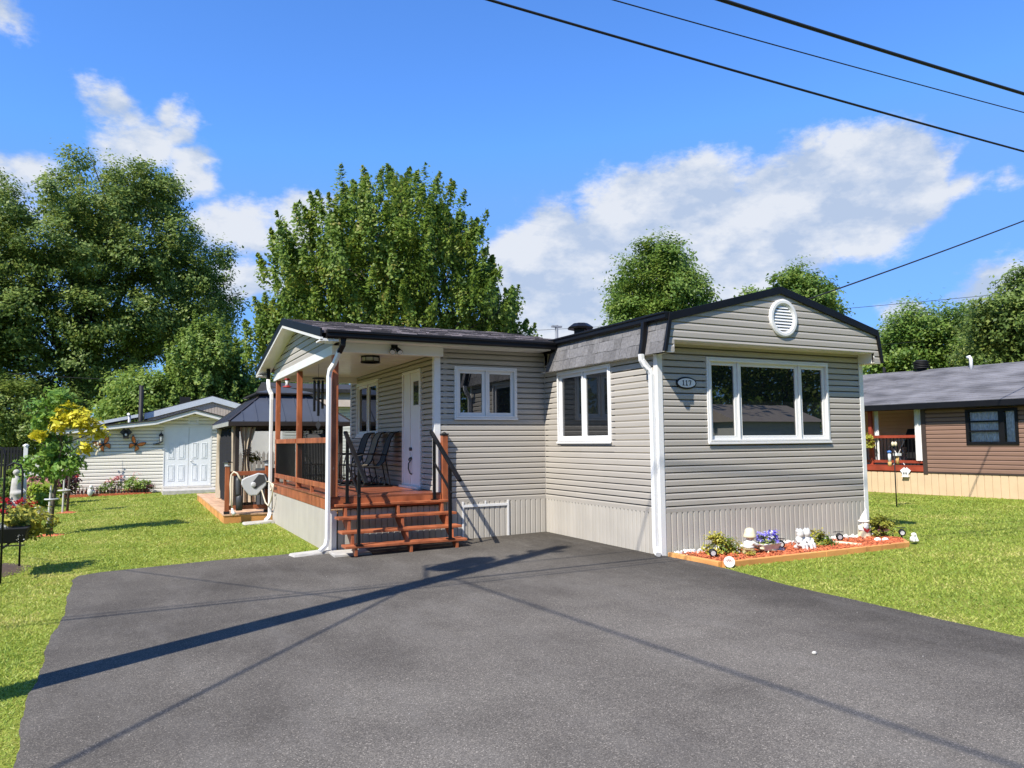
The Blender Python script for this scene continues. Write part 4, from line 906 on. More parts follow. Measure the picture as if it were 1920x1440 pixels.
q = MB(); q._add([(x, y, tz + .07) for x, y in t2] + [(x, y, pz) for x, y in pk], [(3, 2, 1, 0), (4, 5, 6, 7), (0, 1, 5, 4), (1, 2, 6, 5), (2, 3, 7, 6), (3, 0, 4, 7)]); q.build('top_tier', M['gazroof'], GZ)
q = MB(); q.box(-tx - .15, tx + .15, -ty - .15, ty + .15, tz + .035, tz + .069); q.box(-tx, tx, -ty, ty, tz - .06, tz + .034); q.build('tier_rim', M['gazfr'], GZ)
q = MB(); q.box(-hx - .01, hx + .01, -hy - .01, -hy + .03, ez - .11, ez - .011); q.box(-hx - .01, hx + .01, hy - .03, hy + .01, ez - .11, ez - .011); q.box(hx - .03, hx + .01, -hy + .031, hy - .031, ez - .11, ez - .011); q.build('eave_rail', M['gazfr'], GZ, bevel=.004)
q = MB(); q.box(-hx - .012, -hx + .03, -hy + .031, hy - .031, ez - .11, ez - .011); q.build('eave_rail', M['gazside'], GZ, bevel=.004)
q = MB(); px, py = hx - .22, hy - .22
for a, b in (((-px, -py), (px, -py)), ((px, -py), (px, py)), ((px, py), (-px, py)), ((-px, py), (-px, -py))): q.beam((a[0], a[1], ez - .13), (b[0], b[1], ez - .13), .05, .09)
q.build('top_rail', M['gazfr'], GZ)
for sx in (-1, 1):
    for sy in (-1, 0, 1) if sx > 0 else (-1, 1): q = MB(); q.box(sx * px - .045, sx * px + .045, sy * py - .045, sy * py + .045, 0, ez - .1); q.build('post', M['gazfr'], GZ, bevel=.005)
q = MB(); q.box(.25, .31, -py - .03, -py + .03, 0, ez - .1); q.build('post', M['gazfr'], GZ)
def drape(name, a, b, z0, z1, mat, folds, amp, pinch=None, seed=1):
    rs = random.Random(seed); q = MB(); q.smooth = True; nu, nz = folds * 6, 14; A, B = Vector(a), Vector(b); nrm_ = Vector((B - A).orthogonal()) if False else Vector((-(B - A).y, (B - A).x, 0)).normalized()
    ph = [rs.uniform(0, 6) for _ in range(4)]
    for side in (0, 1):
        for i in range(nu + 1):
            for j in range(nz + 1):
                u = i / nu; t = j / nz; z = z0 + (z1 - z0) * t
                uu = u
                if pinch: k = 1 - pinch[1] * math.exp(-((t - pinch[0]) / pinch[3]) ** 2); uu = pinch[2] + (u - pinch[2]) * k
                w = math.sin(u * folds * 2 * math.pi + ph[0] + .4 * math.sin(t * 4 + ph[1])) * amp + math.sin(u * folds * 3.7 + ph[2] + t * 1.3) * amp * .4
                p = A.lerp(B, uu) + nrm_ * (w + side * .004); q.v.append((p.x, p.y, z))
    m = nz + 1; off = (nu + 1) * m
    for sd in (0, 1):
        for i in range(nu):
            for j in range(nz):
                b0 = sd * off + i * m + j; q.f.append([b0, b0 + m, b0 + m + 1, b0 + 1]); q.mi.append(0); q.sm.append(True)
    return q.build(name, mat, GZ)
drape('side_net', (-px - .03, py - .1, 0), (-px - .03, -py + .06, 0), .02, ez - .12, M['net'], 9, .035, seed=3)
drape('curtain', (-px - .09, py + .02, 0), (-px - .07, py - .42, 0), .02, ez - .12, M['curt'], 4, .04, (.62, .62, .35, .3), seed=4)
drape('curtain', (-px - .09, -py + .18, 0), (-px - .05, -py - .05, 0), .06, ez - .12, M['curt'], 3, .035, (.66, .5, .6, .28), seed=5)
drape('curtain', (-px + .02, -py - .06, 0), (-px + .46, -py - .06, 0), .12, ez - .14, M['curt'], 3, .04, (.60, .70, .35, .32), seed=6)
drape('front_net', (-px + .12, -py + .03, 0), (-px + .42, -py + .03, 0), .04, ez - .14, M['net'], 4, .03, (.55, .5, .2, .4), seed=8)
drape('front_net', (-px + 1.5, -py + .05, 0), (px, -py + .05, 0), .04, ez - .14, M['net3'], 7, .02, seed=9)
drape('back_net', (-px + .2, py - .03, 0), (px - .1, py - .03, 0), .3, ez - .14, M['net2'], 8, .03, seed=10)
drape('side_net', (px - .03, -py + .1, 0), (px - .03, py - .1, 0), .02, ez - .14, M['net2'], 8, .03, seed=11)
q = MB(); 
for k in range(3): q.beam((-px + .12, -py - .11, 1.24 + .05 * k), (-px + .32, -py - .11, 1.33 + .05 * k), .02, .03)
q.build('tie_back', M['gazfr'], GZ)
# picket fence seen through the gazebo
PF = thing('picket_fence', 'weathered white picket fence behind the gazebo', 'fence', (-4.2, 15.6, -.05))
q = MB(); q.box(0, 3.4, .02, .06, .35, .44); q.box(0, 3.4, .02, .06, 1.05, 1.14); q.build('rail', M['picket'], PF)
q = MB(); q.prism([(0, 0), (.095, 0), (.095, 1.36), (.075, 1.40), (.0475, 1.45), (.02, 1.40), (0, 1.36)], 'y', 0, .019); pk_ = q.mesh('picket', M['picket'])
for i in range(25): link('picket', pk_, PF, (i * .135, 0, random.uniform(-.015, .015)), 0)
q = MB(); q.smooth = True; q.lathe([(.13, 0), (.17, .30), (.185, .34), (.17, .34), (.15, .30)], (0, 0, 0), 18); pt = thing('planter_pot', 'large black planter pot standing behind the hose reel', 'planter', (-3.85, 10.0, .10)); q.build('pot', M['dgrey'], pt)
for z, h in ((0, .45), (.45, .42)): pass
q = MB(); q.lathe([(.20, 0), (.22, .9), (.22, .95), (.2, .95)], (0, 0, 0), 20); q.build('tall_pot', M['dgrey'], pt)
def plant(name, label, cat, loc, specs, group=None, stems=None):
    """specs: (part name, material, lobes, clumps, per, crad, leaf)"""
    r = thing(name, label, cat, loc, 0, group)
    for nm, mk, lb, k, pr, cr, lf in specs:
        P, nr = clumped(lb, k, pr, cr); P[:, 2] = np.maximum(P[:, 2], .01); link(nm, leaf_mesh(nm, P, lf, M[mk], .6, nr), r, kind='stuff')
    if stems:
        q = MB()
        for _ in range(stems[0]):
            a = random.uniform(0, 6.28); e = (stems[1] * math.cos(a) * random.uniform(.3, 1), stems[1] * math.sin(a) * random.uniform(.3, 1), stems[2] * random.uniform(.6, 1)); q.tube([(0, 0, -.02), (e[0] * .4, e[1] * .4, e[2] * .55), e], [.012, .008, .003], 5)
        q.build('stems', M['bark'], r)
    return r
plant('hanging_plant', 'leafy hanging basket with pale flowers inside the gazebo', 'plant', (-3.95, 11.3, 1.15), [('leaves', 'lf_dark', [(0, 0, .12, .17)], 14, 26, .06, .06), ('flowers', 'pet_white', [(0, 0, .16, .17)], 8, 4, .05, .05)])

# ------------------------------------------------------------------ shed with its decorations
SY = 22.3
SH = thing('garden_shed', 'cream clapboard shed with white double doors and a sweeping low roof', 'shed', (-5.6, SY, gh(-5.6)))
so = Vector((-5.6, SY, gh(-5.6)))
top_z = lambda x: (2.10 + (x + 8.39) * (2.38 - 2.10) / (8.39 - 5.98)) if x < -5.98 else (2.38 + (x + 5.98) * (2.80 - 2.38) / (5.98 - 4.65)) if x < -4.65 else (2.80 - (x + 4.65) * .27)
def topz_l(x): return top_z(x + so.x) - so.z
mb = MB(); X0, X1 = -8.95 - so.x, -3.72 - so.x
pts = [X0, -5.98 - so.x, -4.65 - so.x, X1]
mb.prism([(X0, -.12)] + [(X1, -.12)] + [(x, topz_l(x) - .02) for x in pts[::-1]], 'y', .05, 3.5); w_ = mb.build('wall', M['shedsid'], SH)
inv_l = lambda z: next((x for x in np.linspace(X0, -4.65 - so.x, 300) if topz_l(x) >= z), -4.65 - so.x); inv_r = lambda z: next((x for x in np.linspace(X1, -4.65 - so.x, 200) if topz_l(x) >= z), -4.65 - so.x)
DH = (-5.64 - so.x, -4.05 - so.x, .07 - so.z, 2.275 - so.z)
a = siding(w_, X0, X1, .02, 2.9, .125, M['shedsid'], [(DH[0], DH[1], -.2, DH[3])], lip=.024, one=True, edge=(lambda z: max(X0, inv_l(z)), lambda z: min(X1, inv_r(z))))
a.build('siding', M['shedsid'], w_, kind='stuff')
mb = MB(); px_ = [(x, topz_l(x)) for x in (X0 - .15, -5.98 - so.x, -4.65 - so.x, X1 + .2)]
for (x0, z0_), (x1, z1_) in zip(px_[:-1], px_[1:]): mb.prism([(x0, z0_ - .015), (x1, z1_ - .015), (x1, z1_ + .12), (x0, z0_ + .12)], 'y', -.38, -.34); mb.prism([(x0, z0_ - .01), (x1, z1_ - .01), (x1, z1_ + .01), (x0, z0_ + .01)], 'y', -.339, .05)
mb.build('fascia', M['white'], SH)
mb = MB()
for (x0, z0_), (x1, z1_) in zip(px_[:-1], px_[1:]): mb.prism([(x0, z0_ + .121), (x1, z1_ + .121), (x1, z1_ + .165), (x0, z0_ + .165)], 'y', -.41, 3.6)
mb.build('roof', M['shedroof'], SH)
mb = MB(); frame_box(mb, DH[0] - .04, DH[1] + .04, DH[2], DH[3] + .04, .04, -.03, .05); dfr = mb.build('door_frame', M['white'], SH)
mid = (DH[0] + DH[1]) / 2 + .03
for l, r, hs in ((DH[0] + .002, mid - .006, 0), (mid + .006, DH[1] - .002, 1)):
    mb = MB(); mb.box(l, r, -.015, .03, DH[2] + .042, DH[3] - .002); dl = mb.build('door', M['doorw'], SH)
    wd = (r - l - .36) / 2
    for cc in (l + .12, l + .24 + wd):
        for za, zb in ((.20, .80), (1.02, 1.62)):
            mb = MB(); zz = DH[2]; frame_box(mb, cc, cc + wd, zz + za, zz + zb, .028, -.026, -.016); mb.box(cc + .05, cc + wd - .05, -.028, -.016, zz + za + .05, zz + zb - .05); mb.build('door_panel', M['doorw'], dl, bevel=.004)
    if hs: mb = MB(); mb.smooth = True; mb.tube([(l + .06, -.016, DH[2] + .95), (l + .06, -.07, DH[2] + .95), (l + .17, -.075, DH[2] + .93)], .013, 7); mb.build('handle', M['chrome'], dl)
mb = MB(); frame_box(mb, -4.84 - so.x, -4.49 - so.x, 2.38 - so.z, 2.66 - so.z, .045, -.04, 0.0); gv = mb.build('gable_vent', M['white'], SH)
for i in range(5): mb = MB(); z = 2.43 - so.z + i * .042; mb.hexa([(-4.79 - so.x, -.03, z), (-4.54 - so.x, -.03, z), (-4.54 - so.x, -.026, z - .002), (-4.79 - so.x, -.026, z - .002), (-4.79 - so.x, -.008, z + .03), (-4.54 - so.x, -.008, z + .03), (-4.54 - so.x, -.004, z + .028), (-4.79 - so.x, -.004, z + .028)]); mb.build('louver', M['white'], gv)
mb = MB(); mb.tube([(-.62, 1.0, 2.35), (-.62, 1.0, 2.85), (-.66, .8, 2.9)], .05, 8); mb.build('vent_pipe', M['whitem'], SH, (-.62, 0, 0))
mb = MB(); mb.box(-5.72, -3.9, 20.3, SY - .02, -.2, .02); mb.box(-5.66, -4.03, 21.75, SY - .021, .021, .06); single(mb, 'concrete_pad', M['conc'], 'pale concrete pad in front of the shed doors', 'concrete pad')
def butterfly(label, x, z, tilt, s=1.0, flip=1):
    b = thing('butterfly_ornament', label, 'ornament', (x, SY - .055, z), 0, 'orange butterflies on the shed wall'); b.rotation_euler = (0, R(tilt), 0)
    up = [(.01, .0), (.05, .08), (.13, .17), (.22, .22), (.245, .20), (.23, .12), (.18, .04), (.08, -.01)]; lo = [(.01, -.01), (.08, -.02), (.15, -.04), (.17, -.10), (.13, -.17), (.09, -.22), (.06, -.15), (.02, -.06)]
    for sg in (-1, 1):
        for pl, pn in ((up, 'upper_wing'), (lo, 'lower_wing')):
            pts_ = [(sg * x_ * s, z_ * s) for x_, z_ in pl]; q = MB(); q.prism(pts_ if sg > 0 else pts_[::-1], 'y', -.014 - .0, -.006); w = q.build(pn, M['blackm'], b)
            cx_ = sum(p[0] for p in pts_) / 8; cz_ = sum(p[1] for p in pts_) / 8
            ins = [(cx_ + (p[0] - cx_) * .80, cz_ + (p[1] - cz_) * .80) for p in pts_]; q = MB(); q.prism(ins if sg > 0 else ins[::-1], 'y', -.019, -.0141); q.build('wing_panel', M['butter'], w)
    q = MB(); q.smooth = True; q.tube([(0, -.016, .12 * s), (0, -.02, .02 * s), (0, -.016, -.1 * s)], [.008, .016, .006], 8); q.tube([(0, -.016, .11 * s), (-.03, -.016, .19 * s)], .004, 5); q.tube([(0, -.016, .11 * s), (.03, -.016, .19 * s)], .004, 5); q.build('body', M['blackm'], b)
butterfly('orange metal butterfly on the shed wall nearest the young golden tree', -7.64, 1.66, -28, 1.15)
butterfly('orange metal butterfly on the shed wall below the black birdhouse', -6.60, 1.65, 32, 1.1)
q = MB(); q.prism([(-.085, -.17), (.085, -.17), (.10, .02), (0, .13), (-.10, .02)], 'y', -.16, 0)
BH = thing('birdhouse', 'small black birdhouse with pale round hole hanging under the shed eave', 'birdhouse', (-6.93, SY - .1, 2.03)); q.build('house', M['blackm'], BH)
q = MB(); q.beam((-.13, -.08, -.01), (0.005, -.08, .15), .2, .02, (0, 1, 0)); q.beam((.13, -.08, -.01), (-.005, -.08, .15), .2, .02, (0, 1, 0)); q.build('roof', M['dgrey'], BH); q = MB(); q.ball((0, -.165, -.03), (.042, .01, .042)); q.build('hole', M['figw'], BH)
LN = thing('wall_lantern', 'black carriage lantern on the shed wall beside the double doors', 'lantern', (-5.83, SY - .03, 1.78))
q = MB(); q.box(-.20, .02, -.03, 0, -.14, -.11); q.smooth = True; q.tube([(-.12, -.02, -.12), (-.05, -.1, -.10), (.04, -.13, -.06)], .015, 6); q.lathe([(.02, -.08), (.06, -.05), (.05, -.03)], (.06, -.13, 0), 8); q.lathe([(.09, .16), (.07, .22), (.02, .28), (.01, .34)], (.06, -.13, 0), 8)
for i in range(4): a_ = i * math.pi / 2 + .78; q.tube([(.06 + .055 * math.cos(a_), -.13 + .055 * math.sin(a_), -.04), (.06 + .085 * math.cos(a_), -.13 + .085 * math.sin(a_), .17)], .008, 5)
q.build('cage', M['blackm'], LN); q = MB(); q.lathe([(.04, -.04), (.065, .15)], (.06, -.13, 0), 8); q.build('glass', M['orn'], LN)
WN = thing('hanging_ornament', 'dangling string of cream shells in front of the shed wall', 'ornament', (-7.83, SY - .45, 2.05))
q = MB(); q.tube([(0, 0, .05), (0, 0, -.3)], .004, 4); q.build('string', M['wire'], WN)
for i in range(9): q = MB(); q.ball((random.uniform(-.08, .1), random.uniform(-.02, .02), -.3 - i * .055), (.035, .012, .045), 7, 5); q.build('shell', M['figy'], WN)
# shed flower bed
q = MB(); q.box(-8.75, -6.05, 21.72, 22.2, -.25, -.10); q.box(-8.75, -6.05, 21.66, 21.72, -.25, -.075); single(q, 'flower_bed', M['mulch'], 'narrow red mulch flower bed along the foot of the shed wall', 'flower bed')
EF = thing('edging_fence', 'low black wire edging fence along the shed flower bed', 'edging', (-8.7, 21.80, -.10))
q = MB(); q.box(0, 2.6, -.006, .006, .05, .07); q.box(0, 2.6, -.006, .006, .20, .22); q.build('rail', M['blackm'], EF)
q = MB(); q.prism([(0, 0), (.03, 0), (.03, .22), (.015, .27), (0, .22)], 'y', -.012, -.004); ep = q.mesh('picket', M['blackm']); q = MB(); q.prism([(0, 0), (.05, 0), (.05, .17), (0, .17)], 'y', .03, .05); wp = q.mesh('block', M['pet_white'])
for i in range(24): link('picket', ep, EF, (.04 + i * .108, 0, 0))
q = MB(); q.box(0, .085, .05, .09, 0, .16); wb = q.mesh('edging_block', M['terra'])
for i in range(20): link('edging_block', wb, EF, (.3 + i * .115, 0, 0))
plant('flower_clump', 'clump of salmon pink flowers in front of the shed wall', 'flowers', (-7.25, 21.95, -.1), [('leaves', 'lf_mid', [(0, 0, .25, .22)], 10, 20, .08, .08), ('flowers', 'pet_pink', [(-.18, 0, .42, .12), (.05, 0, .5, .14), (.22, 0, .52, .12)], 16, 14, .07, .07)], stems=(6, .15, .4))
plant('leafy_clump', 'tall yellow-green leafy plant with faded blooms beside the shed doors', 'plant', (-6.55, 21.95, -.1), [('leaves', 'lf_light', [(-.15, 0, .3, .28), (.2, 0, .28, .28)], 30, 26, .10, .09), ('flowers', 'pet_pink', [(0, 0, .62, .2)], 9, 5, .06, .05)], stems=(9, .3, .55))
plant('leafy_clump', 'small grey-green leafy plant in the middle of the shed flower bed', 'plant', (-7.55, 21.9, -.1), [('leaves', 'lf_mid', [(0, 0, .18, .2)], 14, 26, .08, .07)])
plant('flower_clump', 'dark red flower clump at the shed bed end nearest the doors', 'flowers', (-6.1, 21.9, -.1), [('leaves', 'lf_red', [(0, 0, .18, .14)], 10, 20, .07, .06), ('flowers', 'pet_white', [(0, 0, .22, .15)], 6, 5, .05, .04)])
plant('flower_clump', 'red and pink flowers at the far left end of the shed bed', 'flowers', (-8.45, 21.9, -.1), [('leaves', 'lf_mid', [(0, 0, .3, .16)], 10, 20, .08, .07), ('flowers', 'pet_red', [(.05, 0, .62, .12)], 8, 14, .06, .06)], stems=(5, .1, .55))
q = MB(); q.smooth = True; q.ball((0, 0, .12), (.09, .07, .14)); q.ball((.02, -.02, .30), (.06, .06, .07)); q.ball((.10, 0, .14), (.05, .03, .05)); 
f_ = single(q, 'garden_figure', M['figg'], 'small pale garden figure among the edging pickets by the shed', 'figurine', (-7.98, 21.62, -.12)); 

# house behind the shed
H2 = thing('neighbour_house', 'taupe house with pale blue-white roof trim behind the cream shed', 'house', (-3.66, 26.6, -.1)); H2.scale = (.867, .5, .867)
mb = MB(); mb.prism([(-3.0, 0), (3.3, 0), (3.3, 3.45), (.0, 4.25), (-2.9, 3.35)], 'y', .05, 9); hw2 = mb.build('wall', M['h2sid'], H2)
mb = MB()
for i in range(46): x = -2.85 + i * .135; zt_ = 4.22 - abs(x) * .27; mb.box(x, x + .12, .02, .049, 3.05, max(3.1, zt_))
mb.build('cladding', M['h2sid'], hw2, kind='stuff')
mb = MB(); mb.box(-2.95, 3.2, .0, .019, 2.98, 3.05); mb.box(-2.95, 3.2, .02, .04, 0, 2.98); mb.build('lower_wall', M['white'], H2)
mb = MB(); mb.prism([(-3.05, 3.23), (0, 4.12), (0, 4.40), (-3.05, 3.51)], 'y', -.16, -.08); mb.prism([(0, 4.12), (3.6, 3.10), (3.6, 3.38), (0, 4.40)], 'y', -.16, -.08); mb.build('fascia', M['h2trim'], H2)
mb = MB(); mb.prism([(-3.05, 3.3), (0, 4.19), (3.6, 3.17), (3.6, 3.42), (0, 4.44), (-3.05, 3.55)], 'y', -.079, 9.4); mb.build('roof', M['shedroof'], H2)
mb = MB(); mb.box(-1.45, -.95, 1.5, 2.0, 3.6, 4.4); mb.build('chimney', M['blackm'], H2)
mb = MB(); mb.prism([(-5.4, 2.9), (-3.1, 3.4), (-3.1, 3.55), (-5.4, 3.05)], 'y', 1, 7); mb.box(-5.2, -3.1, 1.2, 6.8, 0, 2.95); mb.build('side_porch', M['h2trim'], H2)
mb = MB(); mb.smooth = True; mb.tube([(0, 0, 0), (0, 0, 4.3)], [.10, .085], 8); single(mb, 'utility_pole', M['wire'], 'dark pole rising between the shed roof and the taupe house', 'pole', (-6.45, 26.35, -.2))
# white house beyond the porch
H3 = thing('neighbour_house', 'white clapboard house with dark eaves seen through the back of the porch', 'house', (.4, 24.0, 0))
mb = MB(); mb.box(-1.5, 6, .06, 8, -.2, 3.35); w3 = mb.build('wall', M['whouse'], H3)
siding(w3, -1.5, 6, 0, 3.3, .14, M['whouse'], one=True, lip=.016).build('siding', M['whouse'], w3, kind='stuff')
mb = MB(); mb.hexa([(-1.7, -.25, 3.2), (6.2, -.25, 3.2), (6.2, 0, 3.2), (-1.7, 0, 3.2), (-1.7, -.1, 3.8), (6.2, -.1, 3.8), (6.2, 0, 3.8), (-1.7, 0, 3.8)]); mb.build('mansard', M['h2sid'], H3)
mb = MB(); mb.hexa([(-1.8, -.3, 3.8), (6.3, -.3, 3.8), (6.3, 8.2, 3.8), (-1.8, 8.2, 3.8), (-1.8, -.3, 3.95), (6.3, -.3, 3.95), (6.3, 4, 4.5), (-1.8, 4, 4.5)]); mb.build('roof', M['shedroof'], H3)

# ------------------------------------------------------------------ brown house on the right
RH = thing('neighbour_house', 'brown clapboard house with grey shingle roof, tan skirting and a red-railed porch', 'house', (13.42, 7.12, 0), R(-83.17))
mb = MB(); mb.box(1.64, 12, .13, .18, .0, 2.62); mb.box(-8, 12, 6.9, 7, 0, 2.6); mb.box(-8, 12, .1, 6.89, .0, .60); rw = mb.build('wall', M['rhsid'], RH)
RWN = (2.815, 4.11, 1.415, 2.375)
siding(rw, 1.72, 12, .66, 2.6, .118, M['rhsid'], [RWN], one=True, lip=.013).build('siding', M['rhsid'], rw, kind='stuff')
mb = MB(); mb.box(1.60, 1.72, -.03, .06, .58, 2.52); mb.box(1.72, 12, -.03, .06, .615, .655); mb.build('corner_trim', M['rhtrim'], RH)
mb = MB(); mb.box(-8, 12, .02, .04, -.1, .655); sk = mb.build('skirting', M['rhskirt'], RH)
skirt_ribs(sk, -.2, 8, .0, .61, M['rhskirt'], w=.2)
mb = MB(); frame_box(mb, *RWN, .075, -.04, .03); mb.box(3.64, 3.78, -.035, .03, 1.49, 2.30); mb.box(2.89, 3.64, -.03, .0, 1.755, 1.80); mb.box(2.89, 3.64, -.03, .0, 2.02, 2.065); wr = mb.build('window', M['black'], RH)
mb = MB(); mb.box(2.88, 3.65, .012, .018, 1.48, 2.31); mb.box(3.77, 4.05, .012, .018, 1.48, 2.31); mb.build('pane', M['glassd'], wr)
def sheet_curtain(parent, name, u0, u1, z0, z1, y, mat, folds, amp):
    q = MB(); q.smooth = True; n = folds * 8
    for j, z in enumerate((z1, z0)):
        for i in range(n + 1): u = u0 + (u1 - u0) * i / n; q.v.append((u, y + amp * math.sin(i / 8 * 2 * math.pi) + amp * .5 * math.sin(i * .37), z))
    for i in range(n): q.f.append([i, i + 1, n + 2 + i, n + 1 + i]); q.mi.append(0); q.sm.append(True)
    return q.build(name, mat, parent)
for z0, z1 in ((1.49, 1.76), (1.80, 2.02), (2.06, 2.31)): sheet_curtain(wr, 'curtain', 2.9, 3.63, z0 + .005, z1, .07, M['lace'], 9, .012)
sheet_curtain(wr, 'curtain', 3.79, 4.04, 1.49, 2.31, .07, M['lace'], 4, .015)
mb = MB(); mb.box(2.83, 4.09, .11, .12, 1.43, 2.36); mb.build('dark_room', M['blackm'], wr)
# porch
mb = MB(); mb.box(-3.2, 1.63, .02, 2.0, .56, .74); mb.build('porch_floor', M['rhwood'], RH)
mb = MB(); mb.box(-3.2, 1.60, -.03, .019, .655, .80); mb.box(-3.2, 1.6, -.035, -.0, .80, .825); mb.build('deck_fascia', M['rhwood'], RH)
mb = MB(); mb.box(-3.2, 1.6, 2.0, 2.1, .74, 2.6); bw = mb.build('porch_wall', M['rhskirt'], RH)
siding(bw, -3.2, 1.6, .75, 2.55, .12, M['rhskirt'], one=True, lip=.012).build('siding', M['rhskirt'], bw, (0, 1.999, 0), kind='stuff')
mb = MB(); mb.box(1.56, 1.63, .151, 2.0, .74, 2.6); mb.build('porch_side_wall', M['rhsid'], RH)
for x in (.02, -1.6, -3.1): mb = MB(); mb.box(x - .05, x + .05, .0, .10, .74, 2.50); mb.build('post', M['rhwood'], RH)
for a_, b_ in ((.07, 1.60), (-1.55, -.03)):
    mb = MB(); mb.box(a_, b_, .02, .07, 1.62, 1.70); tr_ = mb.build('top_rail', M['rhwood'], RH); mb = MB(); mb.box(a_, b_, .02, .07, .885, .965); mb.build('bottom_rail', M['rhwood'], tr_)
    for i in range(1, 14): mb = MB(); mb.box(a_ + (b_ - a_) * i / 14 - .01, a_ + (b_ - a_) * i / 14 + .01, .035, .055, .965, 1.62); mb.build('baluster', M['black'], tr_)
sheet_curtain(RH, 'porch_curtain', 1.40, 1.58, .96, 2.47, -.01, M['curtw'], 3, .03); sheet_curtain(RH, 'porch_curtain', .10, .24, .96, 2.47, .12, M['curtw'], 2, .03)
mb = MB(); mb.prism([(-.40, 2.585), (-.40, 2.44), (-.33, 2.42), (-.33, 2.585)], 'x', -6, 12); mb.build('gutter', M['black'], RH)
mb = MB(); mb.box(-6, 12, -.329, .6, 2.50, 2.52); mb.build('soffit', M['blackm'], RH)
mb = MB(); mb.prism([(-.38, 2.56), (2.5, 3.75), (2.5, 3.79), (-.38, 2.60)], 'x', -6, 12); mb.prism([(2.5, 3.75), (7.2, 2.5), (7.2, 2.54), (2.5, 3.79)], 'x', -6, 12); mb.build('roof', M['rhroof'], RH)
mb = MB(); nr_ = 20
for r in range(nr_):
    t0, t1 = r / nr_, (r + 1.12) / nr_; y0, y1 = -.39 + 2.89 * t0, min(2.5, -.39 + 2.89 * t1); z0, z1 = 2.602 + 1.19 * t0, min(3.792, 2.602 + 1.19 * t1); x = -6.
    while x < 9:
        w_ = random.uniform(.25, .5); l_ = random.uniform(.006, .016); mb.hexa([(x, y0, z0 - .004), (x + w_, y0, z0 - .004), (x + w_, y1, z1 - .002), (x, y1, z1 - .002), (x, y0, z0 + l_), (x + w_, y0, z0 + l_), (x + w_, y1, z1 + .001), (x, y1, z1 + .001)]); x += w_
mb.build('shingles', M['rhroof'], RH, kind='stuff')
mb = MB(); mb.smooth = True; mb.lathe([(.14, -.1), (.14, .06)], (.35, 2.5, 3.78), 18)
for k in range(4): mb.lathe([(.2, 0), (.25, .015), (.2, .05)], (.35, 2.5, 3.83 + k * .055), 20)
mb.lathe([(.24, 0), (.15, .05), (.02, .06)], (.35, 2.5, 4.05), 20); mb.build('roof_vent', M['blackm'], RH)
mb = MB(); mb.smooth = True; mb.tube([(2.0, 2.2, 3.6), (2.0, 2.2, 3.98), (1.97, 2.2, 4.04), (1.90, 2.2, 4.02)], .05, 10); mb.build('vent_pipe', M['whitem'], RH)
mb = MB(); mb.tube([(-.95, 2.6, 3.7), (-.95, 2.6, 4.0)], .05, 8); mb.build('vent_pipe', M['blackm'], RH)
RU, RV = Vector((math.cos(R(-83.17)), math.sin(R(-83.17)), 0)), Vector((-math.sin(R(-83.17)), math.cos(R(-83.17)), 0))
def rh(x, y, z): return tuple(Vector((13.42, 7.12, 0)) + RU * x + RV * y + Vector((0, 0, z)))
plant('hanging_plant', 'yellow-green trailing plant in a basket hanging at the corner of the brown house porch', 'plant', rh(.02, -.22, 1.35), [('leaves', 'lf_gold', [(0, 0, .12, .2), (0, 0, -.1, .15), (.05, 0, .3, .14)], 26, 22, .08, .085)])
GR = thing('barbecue', 'black covered barbecue behind the railing of the brown house porch', 'barbecue', rh(1.15, .9, .74), R(-83)); q = MB(); q.box(-.4, .4, -.25, .25, .0, .85); q.build('cart', M['blackm'], GR, bevel=.02); q = MB(); q.smooth = True; q.prism([(-.25, .86), (.25, .86), (.25, 1.0), (.15, 1.15), (-.15, 1.15), (-.25, 1.0)], 'x', -.38, .38); q.build('lid', M['blackm'], GR); q = MB(); q.box(-.8, -.42, -.2, .2, .80, .83); q.build('side_shelf', M['galv'], GR)
FC = thing('folding_chair', 'white-tubed folding chair in the shade of the brown house porch', 'chair', rh(.55, .8, .74), R(-83)); q = MB()
for y in (-.22, .22): q.tube([(-.2, y, 0), (.22, y, .85)], .012, 6); q.tube([(.22, y, 0), (-.12, y, .5)], .012, 6)
q.build('frame', M['whitem'], FC); q = MB(); q.box(-.16, .16, -.22, .22, .42, .44); q.build('seat', M['dgrey'], FC); q = MB(); q.hexa([(.10, -.22, .60), (.13, -.22, .60), (.13, .22, .60), (.10, .22, .60), (.21, -.22, .84), (.24, -.22, .84), (.24, .22, .84), (.21, .22, .84)]); q.build('backrest', M['dgrey'], FC)
WB = thing('birdhouse', 'tiny white birdhouse with two dark windows on the tan skirting of the brown house', 'birdhouse', rh(1.09, -.08, .60), R(-83.17)); q = MB(); q.prism([(-.085, -.10), (.085, -.10), (.085, .04), (0, .10), (-.085, .04)], 'y', 0, .08); q.build('house', M['white'], WB); q = MB(); q.beam((-.12, .03, .02), (.005, .03, .115), .13, .012, (0, 1, 0)); q.beam((.12, .03, .02), (-.005, .03, .115), .13, .012, (0, 1, 0)); q.box(-.1, .1, -.03, .08, -.115, -.10); q.build('roof', M['whitem'], WB); q = MB(); q.box(-.05, -.015, -.006, .0, -.04, .02); q.box(.015, .05, -.006, .0, -.04, .02); q.build('windows', M['blackm'], WB)
WA = thing('wall_ornament', 'dark decorative ornament on the back wall of the brown house porch', 'ornament', rh(.95, 1.96, 2.12), R(-83.17)); q = MB(); q.smooth = True
for i in range(7): q.ball((-.3 + i * .1, 0, .05 * math.sin(i * 2.1)), (.08, .02, .07), 8, 5)
q.build('metalwork', M['rhtrim'], WA)
